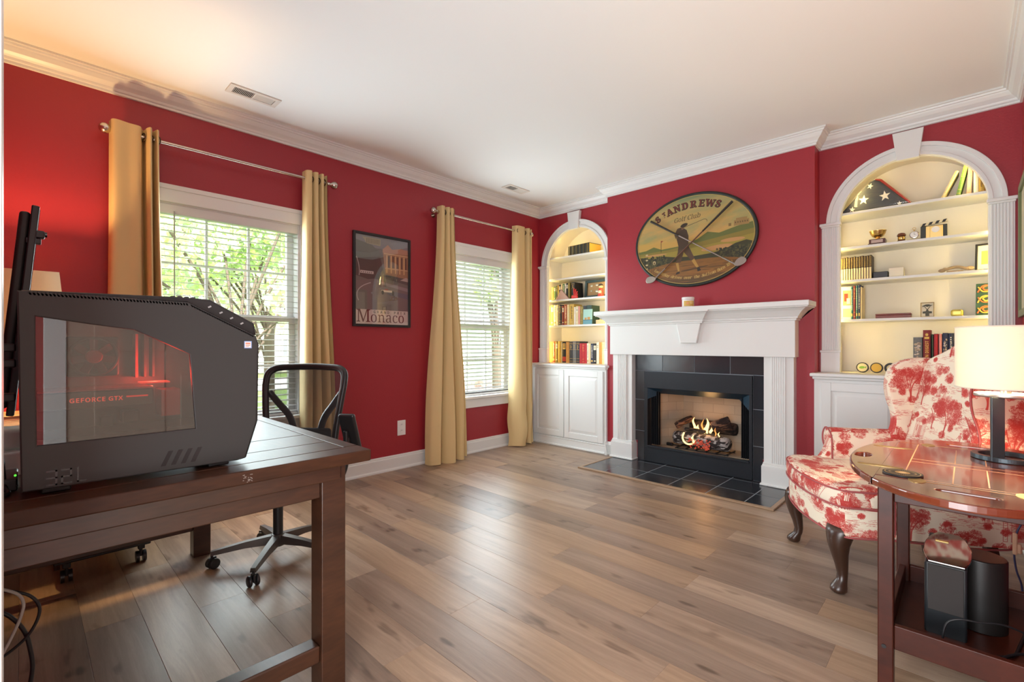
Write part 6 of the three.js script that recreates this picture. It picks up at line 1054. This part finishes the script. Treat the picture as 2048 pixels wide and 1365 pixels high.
  part(t, 'window_pane', (() => { const g = new THREE.ShapeGeometry(toShape(winPts)); return g.rotateY(-Math.PI / 2).translate(X1 - 0.005, 0, 0); })(), phys(LIN(0.50, 0.44, 0.37), 0.0, { transmission: 0.88, thickness: 0, ior: 1.55 }));
  pointLight('computer_red_light', [1, 0.05, 0.03], 0.2, [X1 - 0.075, 1.025, 4.06], 0.6);
  part(t, 'led_bar', B(X1 - 0.10, X1 - 0.05, 1.018, 1.0215, 4.03, 4.09), std(LIN(0, 0, 0), 1, { emissive: LIN(1, 0.06, 0.03), emissiveIntensity: 1.2 }));
  part(t, 'power_light', SPH(0.0022, 10, 8).translate(X1 - 0.03, 0.834, 4.3085), std(LIN(0, 0, 0), 1, { emissive: LIN(0.1, 1, 0.05), emissiveIntensity: 1.5 }));
  // cables out of the back
  for (const [y, a, col] of [[1.11, 0.02, M.black], [1.075, 0.0, M.black], [1.00, -0.01, M.black]]) solo('computer_cable', 'black plug and cable at the back of the computer, ' + (y > 1.1 ? 'uppermost' : y > 1.05 ? 'second from top' : 'lowest'), 'cable', [RB(2.14, 2.17, y - 0.009, y + 0.009, 4.3075, 4.33, 0.004), TUBE([[2.155, y, 4.33], [2.12, y - 0.005 + a, 4.338], [1.95, y - 0.01 + a, 4.342], [1.8, y - 0.12, 4.34]], 0.0045, 30, 8)], col, { group: 'cables at the computer back' });
}
// ---------------------------------------------------------------- monitor, webcam and desk clutter
{
  const m = thing('monitor', 'large black monitor seen edge-on beside the computer', 'monitor', { pos: [1.30, DH + 0.001, 4.335] });
  const tl = -0.085;
  const tiltG = (g) => g.rotateX(tl).translate(0, 0.02, 0);
  part(m, 'panel', tiltG(RB(-0.36, 0.36, 0.10, 0.735, -0.012, 0.006, 0.004)), M.plasticBlack);
  part(m, 'rear_shell', tiltG(RB(-0.345, 0.345, 0.12, 0.715, 0.005, 0.03, 0.01)), std(LIN(0.02, 0.018, 0.017), 0.5));
  part(m, 'screen', tiltG(B(-0.35, 0.35, 0.115, 0.725, -0.0135, -0.0115)), phys(LIN(0.01, 0.01, 0.012), 0.12));
  part(m, 'stand', [RB(-0.03, 0.03, 0.012, 0.2, 0.012, 0.03, 0.004)], M.plasticBlack);
  part(m, 'foot', RB(-0.12, 0.12, 0, 0.014, -0.15, 0.05, 0.006), M.plasticBlack);
  const w = thing('webcam', 'small black webcam clipped to the monitor edge', 'webcam', { pos: [1.645, 1.452, 4.262] });
  part(w, 'body', RB(-0.012, 0.012, -0.012, 0.012, -0.012, 0.018, 0.005), M.plasticBlack);
  part(w, 'lens', CYL(0.008, 0.008, 0.006, 20).rotateX(Math.PI / 2).translate(0, 0.002, -0.014), phys(LIN(0.01, 0.01, 0.015), 0.05));
  part(w, 'clip', RB(-0.008, 0.008, -0.03, -0.012, -0.004, 0.03, 0.003), M.plasticBlack);
  const o = thing('clear_organiser', 'clear and white plastic desk organiser behind the computer', 'organiser', { pos: [1.90, DH + 0.001, 4.30] });
  part(o, 'tray', RB(-0.06, 0.06, 0, 0.06, -0.02, 0.05, 0.006), phys(LIN(0.85, 0.87, 0.85), 0.15, { transmission: 0.6, thickness: 0 }));
  part(o, 'dispenser', RB(-0.05, 0.03, 0.06, 0.115, -0.012, 0.045, 0.012, 3), std(LIN(0.55, 0.62, 0.55), 0.3));
  const h = thing('usb_dock', 'flat black dock lying behind the computer', 'dock', { pos: [2.06, DH + 0.001, 4.315] });
  part(h, 'case', RB(-0.05, 0.08, 0, 0.028, -0.01, 0.04, 0.004), M.plasticBlack); part(h, 'indicator', RB(0.07, 0.081, 0.01, 0.014, -0.0105, -0.006, 0.001), M.black);
  const loops = [[[2.02, 0.83, 4.33], [2.05, 0.86, 4.335], [2.10, 0.845, 4.33], [2.14, 0.80, 4.325], [2.18, 0.792, 4.32], [2.20, 0.791, 4.335]], [[1.98, 0.80, 4.36], [2.05, 0.84, 4.36], [2.13, 0.835, 4.355], [2.18, 0.86, 4.34], [2.19, 0.93, 4.34], [2.16, 0.96, 4.345]]];
  loops.forEach((q, i) => solo('desk_cable', i ? 'thick black cable rising behind the computer' : 'black cable curling on the desk behind the computer', 'cable', TUBE(q, 0.0042, 40, 8), M.black));
}
// cables hanging under the desk
[['pale grey cable hanging in a loop under the desk', [[4.36, 0.54], [4.335, 0.525], [4.304, 0.498], [4.296, 0.473], [4.299, 0.45], [4.308, 0.421], [4.335, 0.358], [4.37, 0.30]], std(LIN(0.45, 0.43, 0.40), 0.6), 0.0035], ['black cable hanging in a wide loop under the desk', [[4.37, 0.51], [4.335, 0.514], [4.32, 0.509], [4.286, 0.486], [4.269, 0.455], [4.269, 0.428], [4.29, 0.384], [4.335, 0.35], [4.38, 0.33]], M.black, 0.0036], ['thick black cable dropping to the floor under the desk', [[4.37, 0.48], [4.335, 0.459], [4.311, 0.429], [4.293, 0.39], [4.285, 0.35], [4.28, 0.299], [4.285, 0.25], [4.30, 0.12], [4.31, 0.01], [4.36, 0.006]], M.black, 0.0046]].forEach(([lab, pts, m, r], i) => solo('hanging_cable', lab, 'cable', TUBE(pts.map(([z, y]) => [2.0 - i * 0.012, y, z]), r, 60, 8), m, { group: 'cables under the desk' }));
// ---------------------------------------------------------------- floor lamp with shelves
{
  const cx = 0.33, cz = 4.29, l = thing('shelf_floor_lamp', 'wooden shelf floor lamp with a glowing cream shade', 'floor lamp', { pos: [cx, 0, cz] });
  const wd = std(0xffffff, 0.5, { map: woodTex(256, 256, rgb(92, 54, 34), rgb(52, 28, 18), 801, { across: 5 }) });
  for (const [x, z] of [[-0.11, -0.11], [0.11, -0.11], [-0.11, 0.11], [0.11, 0.11]]) part(l, 'post', boxUV(RB(x - 0.011, x + 0.011, 0, 1.14, z - 0.011, z + 0.011, 0.002)), wd);
  for (const y of [0.12, 0.45, 0.76]) part(l, 'shelf', boxUV(RB(-0.12, 0.12, y, y + 0.02, -0.12, 0.12, 0.003)), y > 0.7 ? std(LIN(0.55, 0.34, 0.16), 0.5) : wd);
  part(l, 'crossbar', [RB(-0.12, 0.12, 1.12, 1.14, -0.012, 0.012, 0.002), RB(-0.012, 0.012, 1.12, 1.14, -0.12, 0.12, 0.002)], wd);
  part(l, 'socket', CYL(0.016, 0.016, 0.10).translate(0, 1.19, 0), M.brass);
  const sm = shadeMat(0.14, [0.70, 0.62, 0.48]);
  part(l, 'shade', SHEET((u, v) => { const w = lerp(0.145, 0.118, v), t = u * 4, k = Math.floor(t) % 4, f = t - Math.floor(t), P = [[-1, -1], [1, -1], [1, 1], [-1, 1]]; const a = P[k], b = P[(k + 1) % 4]; return V3(lerp(a[0], b[0], f) * w, lerp(1.16, 1.475, v), lerp(a[1], b[1], f) * w); }, 4, 1, 0.001), sm);
  part(l, 'bulb', SPH(0.03, 16, 12).translate(0, 1.29, 0), std(LIN(0, 0, 0), 1, { emissive: LIN(1, 0.62, 0.26), emissiveIntensity: 3 }));
  pointLight('floor_lamp_bulb', [1, 0.62, 0.27], 4.4, [cx, 1.29, cz], 1.5);
}
// ---------------------------------------------------------------- rolling cabinet under the desk
{
  const c = thing('rolling_cabinet', 'low black rolling cabinet on casters under the desk', 'cabinet');
  part(c, 'body', RB(0.26, 0.67, 0.095, 0.60, 3.84, 4.20, 0.006), std(LIN(0.02, 0.02, 0.022), 0.5));
  for (const y of [0.11, 0.36]) { const d = part(c, 'drawer', RB(0.28, 0.655, y, y + 0.235, 3.835, 3.845, 0.003), M.plasticBlack); part(d, 'handle', RB(0.40, 0.53, y + 0.19, y + 0.20, 3.822, 3.836, 0.003), M.nickel); }
  for (const [x, z] of [[0.645, 4.155], [0.63, 3.875], [0.30, 4.155], [0.30, 3.875]]) { const k = part(c, 'caster', [RB(x - 0.014, x + 0.014, 0.07, 0.096, z - 0.014, z + 0.014, 0.003), RB(x - 0.02, x + 0.004, 0.03, 0.074, z - 0.006, z + 0.006, 0.004)], M.black); for (const s of [-1, 1]) part(k, 'wheel', CYL(0.028, 0.028, 0.014, 24).rotateX(Math.PI / 2).translate(x - 0.008, 0.029, z + s * 0.014), M.plasticBlack); }
}
// ---------------------------------------------------------------- office chair
{
  const f0 = [0.60, 0.80], ch = thing('office_chair', 'black mesh office chair with five-star base', 'office chair', { pos: [1.09, 0, 3.37], turn: Math.atan2(f0[0], f0[1]) });
  const bm = std(LIN(0.016, 0.017, 0.018), 0.4), met = std(LIN(0.10, 0.085, 0.075), 0.42, { metalness: 0.6 });
  // star base: the arms are turned so that two casters come forward under the desk
  const a0 = Math.atan2(-0.112, 0.279) - Math.atan2(f0[0], f0[1]);
  for (let i = 0; i < 5; i++) {
    const a = a0 + i * 2 * Math.PI / 5, d = [Math.sin(a), Math.cos(a)], P = (r, y) => V3(d[0] * r, y, d[1] * r), n = V3(d[1], 0, -d[0]);
    const ring = (r, y, w, h) => [[-1, -1], [1, -1], [0.75, 1], [-0.75, 1]].map(([s, t]) => P(r, y + t * h).addScaledVector(n, s * w));
    part(ch, 'base_arm', softened(LOFT([ring(0.02, 0.105, 0.024, 0.022), ring(0.15, 0.098, 0.019, 0.015), ring(0.30, 0.078, 0.014, 0.010)]), 0.5), met);
    const c = P(0.295, 0), k = part(ch, 'caster', [BAR([c.x, 0.05, c.z], [c.x, 0.075, c.z], 0.006), RB(-0.006, 0.006, 0.022, 0.058, -0.022, 0.02, 0.005).rotateY(a + 0.7).translate(c.x, 0, c.z)], bm);
    for (const s of [-1, 1]) part(k, 'wheel', LATHE([[0, -0.008], [0.022, -0.008], [0.026, -0.004], [0.026, 0.004], [0.02, 0.009], [0, 0.009]], 24).rotateZ(Math.PI / 2).translate(s * 0.016, 0.027, -0.004).rotateY(a + 0.7).translate(c.x, 0, c.z), bm);
  }
  part(ch, 'hub', LATHE([[0, 0.07], [0.032, 0.07], [0.036, 0.08], [0.034, 0.125], [0.028, 0.13], [0, 0.13]], 24), met);
  part(ch, 'gas_lift', [CYL(0.024, 0.024, 0.20).translate(0, 0.22, 0), CYL(0.014, 0.014, 0.12).translate(0, 0.36, 0)], bm);
  part(ch, 'tilt_mechanism', RB(-0.09, 0.09, 0.385, 0.425, -0.12, 0.10, 0.01), bm);
  part(ch, 'lever', BAR([-0.08, 0.40, 0.02], [-0.23, 0.395, 0.04], 0.006), bm);
  part(ch, 'seat', softened(RB(-0.245, 0.245, 0.425, 0.495, -0.23, 0.24, 0.035, 5), 0.8), std(LIN(0.02, 0.02, 0.021), 0.9));
  // backrest: frame, Y-shaped support, lumbar pad and mesh, leaning back
  const lean = (x, y, z = 0) => { const k = (y - 0.5) / 0.5; return [x, y, -0.235 - 0.065 * k * k - 0.02 * k + 0.045 * (x / 0.24) ** 2 + z]; };
  const fr = [[-0.20, 0.53], [-0.215, 0.66], [-0.232, 0.80], [-0.242, 0.90], [-0.235, 0.955], [-0.20, 0.98], [-0.1, 0.988], [0, 0.99], [0.1, 0.988], [0.20, 0.98], [0.235, 0.955], [0.242, 0.90], [0.232, 0.80], [0.215, 0.66], [0.20, 0.53]].map(([x, y]) => lean(x, y));
  part(ch, 'back_frame', [TUBE(fr, 0.0165, 90, 10).translate(0, 0, 0), TUBE(fr.map(([x, y, z]) => [x * 0.965, y - 0.008, z]), 0.0145, 90, 10)], bm);
  for (const s of [-1, 1]) part(ch, 'back_strut', [TUBE([lean(s * 0.222, 0.84, -0.012), lean(s * 0.17, 0.775, -0.02), lean(s * 0.11, 0.70, -0.03), lean(s * 0.085, 0.63, -0.035), lean(s * 0.075, 0.52, -0.035)], 0.019, 40, 10)], bm);
  part(ch, 'lumbar_pad', softened(RB(-0.15, 0.15, 0.50, 0.635, -0.285, -0.245, 0.018, 4), 0.8), std(LIN(0.014, 0.014, 0.015), 0.9));
  const mt = dataTex(64, 64, (u, v, x, y) => { const on = (x % 8 < 2) || (y % 8 < 2) ? 1 : 0; return [on, on, on]; }, false); mt.repeat.set(46, 46);
  part(ch, 'mesh_back', SHEET((u, v) => { const y = lerp(0.52, 0.975, v), x = lerp(-1, 1, u) * lerp(0.20, 0.236, smooth(0, 0.8, v)); return V3(...lean(x, y, 0.004)); }, 20, 16, 0.0015), std(LIN(0.05, 0.05, 0.05), 0.8, { alphaMap: mt, alphaTest: 0.5 }));
  part(ch, 'back_bracket', [TUBE([[0, 0.40, -0.08], [0, 0.40, -0.24], [0, 0.46, -0.30], [0, 0.56, -0.30]], 0.022, 30, 10)], bm);
  for (const s of [-1, 1]) {
    const ar = part(ch, 'armrest', [TUBE([[s * 0.22, 0.41, -0.04], [s * 0.31, 0.415, -0.05], [s * 0.335, 0.46, -0.06], [s * 0.335, s > 0 ? 0.62 : 0.585, -0.09]], 0.016, 40, 10), RB(s * 0.335 - 0.012, s * 0.335 + 0.012, 0.52, s > 0 ? 0.66 : 0.59, -0.115, -0.065, 0.008)], bm);
    part(ar, 'arm_pad', RB(-0.045, 0.045, -0.014, 0.014, -0.12, 0.12, 0.013, 3).rotateX(s > 0 ? -1.15 : 0).translate(s * 0.345, s > 0 ? 0.64 : 0.60, s > 0 ? -0.11 : -0.15), std(LIN(0.02, 0.021, 0.023), 0.35), s > 0 ? 'flipped-up arm pad' : undefined);
  }
}
// ================================================================ OUTSIDE THE WINDOWS
{
  const gy = -0.75;
  solo('lawn_ground', 'green lawn outside the windows', 'lawn', B(-40, -0.16, gy - 0.1, gy, -40, 30), std(0xffffff, 0.95, { map: dataTex(256, 256, (u, v) => { const n = fbm(u * 40, v * 40, 91, 4, 40, 40); return [lerp(0.30, 0.50, n), lerp(0.42, 0.60, n), lerp(0.16, 0.28, n)]; }, true, [60, 60]) }), { kind: 'structure' });
  solo('street_ground', 'pale concrete street beyond the lawn', 'street', B(-24, -17, gy, gy + 0.02, -40, 30), std(LIN(0.52, 0.50, 0.47), 0.9), { kind: 'structure' });
  const R = rngOf(303);
  const leafG = () => { const g = new THREE.BufferGeometry(); g.setAttribute('position', new THREE.Float32BufferAttribute([0, 0, 0, 0.45, 0.5, 0.06, 0, 1, 0, 0, 0, 0, 0, 1, 0, -0.45, 0.5, 0.06], 3)); g.setAttribute('uv', new THREE.Float32BufferAttribute(new Array(12).fill(0), 2)); g.computeVertexNormals(); return g; };
  const lg = leafG(), lm = phys(0xffffff, 0.7, { transmission: 0.5, thickness: 0, side: THREE.DoubleSide });
  const bark = std(LIN(0.10, 0.075, 0.055), 0.9);
  function tree(label, x, z, h, r, n, tone, seed, low = 0.35) {
    const t = thing('garden_tree', label, 'tree', { pos: [x, gy, z], group: 'trees outside the windows' }), Q = rngOf(seed), tips = [];
    const gs = [TUBE([[0, 0, 0], [0.06, h * 0.2, 0.03], [0, h * 0.42, 0]], 0.13, 14, 9)];
    for (let i = 0; i < 11; i++) { const a = Q() * 6.28, rr = r * (0.5 + 0.5 * Q()), yy = h * (low + 0.1 + (0.9 - low) * Q()); const tip = [Math.cos(a) * rr, yy, Math.sin(a) * rr]; tips.push(tip); gs.push(TUBE([[0, h * (0.15 + 0.25 * Q()), 0], [tip[0] * 0.5, (yy + h * 0.35) / 2, tip[2] * 0.5], tip], 0.028, 12, 6)); }
    part(t, 'trunk', gs, bark);
    const im = new THREE.InstancedMesh(lg, lm, n), m = new THREE.Matrix4(), q = new THREE.Quaternion(), e = new THREE.Euler(), col = new THREE.Color();
    for (let i = 0; i < n; i++) {
      const c = tips[Math.floor(Q() * tips.length)], a = Q() * 6.28, b = Math.acos(2 * Q() - 1), d = r * 0.52 * Math.cbrt(Q()), s = 0.10 + 0.12 * Q();
      const p = V3(c[0] + d * Math.sin(b) * Math.cos(a), c[1] + d * Math.cos(b) * 0.8, c[2] + d * Math.sin(b) * Math.sin(a));
      e.set(Q() * 6.28, Q() * 6.28, Q() * 6.28); q.setFromEuler(e); m.compose(p, q, V3(s * 0.7, s, s)); im.setMatrixAt(i, m);
      const k = 0.75 + 0.5 * Q(); col.setRGB(tone[0] * k, tone[1] * k, tone[2] * (0.7 + 0.5 * Q())); im.setColorAt(i, col);
    }
    im.name = 'foliage'; im.userData.kind = 'stuff'; im.castShadow = im.receiveShadow = true; t.add(im);
  }
  const G1 = [0.52, 0.64, 0.34], G2 = [0.46, 0.58, 0.32], G3 = [0.60, 0.68, 0.44];
  tree('broad light green tree nearest the desk window', -6.2, 1.5, 5.6, 2.0, 7000, G1, 11);
  tree('pale green tree behind the nearest one, toward the street', -9.5, -0.2, 6.5, 2.3, 7000, G3, 12);
  tree('tall yellow green tree at the far side of the lawn', -11, 3.0, 7.2, 2.6, 7000, G3, 13);
  tree('dark green tree across the street', -27, -3.0, 8.5, 3.6, 6000, G2, 14);
  tree('round green tree across the street beside the pale houses', -28, 3.5, 8.0, 3.6, 6000, G2, 15);
  tree('slim green tree beside the neighbouring house', -4.6, -3.75, 4.4, 0.5, 2600, G1, 16);
  // neighbouring house seen through the second window: white lap siding above brick
  const hs = thing('neighbour_house', 'white clapboard house with brick base next door', 'house');
  const sid = std(LIN(0.74, 0.75, 0.76), 0.7), bx = -5.6;
  for (let i = 0; i < 28; i++) part(hs, 'clapboard', B(-0.012, 0.012, 0, 0.172, -7, 1.7).rotateZ(0.09).translate(bx + 0.01, gy + 0.95 + i * 0.165, -4.3), sid);
  part(hs, 'house_wall', B(bx - 4, bx - 0.02, gy, gy + 6, -11.3, -2.6), sid);
  const brickM = [LIN(0.36, 0.22, 0.17), LIN(0.42, 0.27, 0.21), LIN(0.32, 0.19, 0.15)].map((c) => std(c, 0.9)), bg = B(0, 0.03, 0, 0.062, 0, 0.2);
  for (let j = 0; j < 12; j++) for (let i = 0; i < 25; i++) { const o = mesh(bg, brickM[(i * 7 + j * 5) % 3]); o.name = 'brick'; o.position.set(bx - 0.02, gy + j * 0.075 + 0.01, -7.95 + i * 0.213 + (j % 2) * 0.1); hs.add(o); }
  const wn = part(hs, 'house_window', [B(bx + 0.02, bx + 0.06, 0.15, 0.19, -6.9, -5.9), B(bx + 0.02, bx + 0.06, 1.35, 1.41, -6.9, -5.9), B(bx + 0.02, bx + 0.06, 0.15, 1.41, -6.9, -6.84), B(bx + 0.02, bx + 0.06, 0.15, 1.41, -5.96, -5.9), B(bx + 0.02, bx + 0.05, 0.15, 1.4, -6.42, -6.38), B(bx + 0.02, bx + 0.05, 0.76, 0.8, -6.9, -5.9)], M.white);
  part(wn, 'house_pane', B(bx + 0.015, bx + 0.03, 0.17, 1.38, -6.86, -5.94), phys(LIN(0.25, 0.28, 0.3), 0.05));
  // pale houses across the street
  [[-34, -6, 'pale house across the street with a grey roof'], [-35, 7, 'second pale house across the street behind the round tree']].forEach(([x, z, lab]) => {
    const h2 = thing('far_house', lab, 'house', { pos: [x, gy, z], group: 'houses across the street' });
    part(h2, 'wall', B(-4, 4, 0, 3.4, -4.5, 4.5), std(LIN(0.6, 0.56, 0.5), 0.9)); part(h2, 'roof', EX(shapeOf([[-5, 0], [5, 0], [0, 2.4]]), 9).rotateY(Math.PI / 2).translate(-4.5, 3.4, 0), std(LIN(0.25, 0.25, 0.26), 0.9));
    for (const wz of [-2.5, 0, 2.5]) { const q = part(h2, 'house_window', B(4, 4.05, 1.0, 2.3, wz - 0.5, wz + 0.5), M.white); part(q, 'house_pane', B(4.04, 4.07, 1.06, 2.24, wz - 0.44, wz + 0.44), std(LIN(0.1, 0.11, 0.12), 0.2)); }
  });
}
renderer.render(scene, camera);
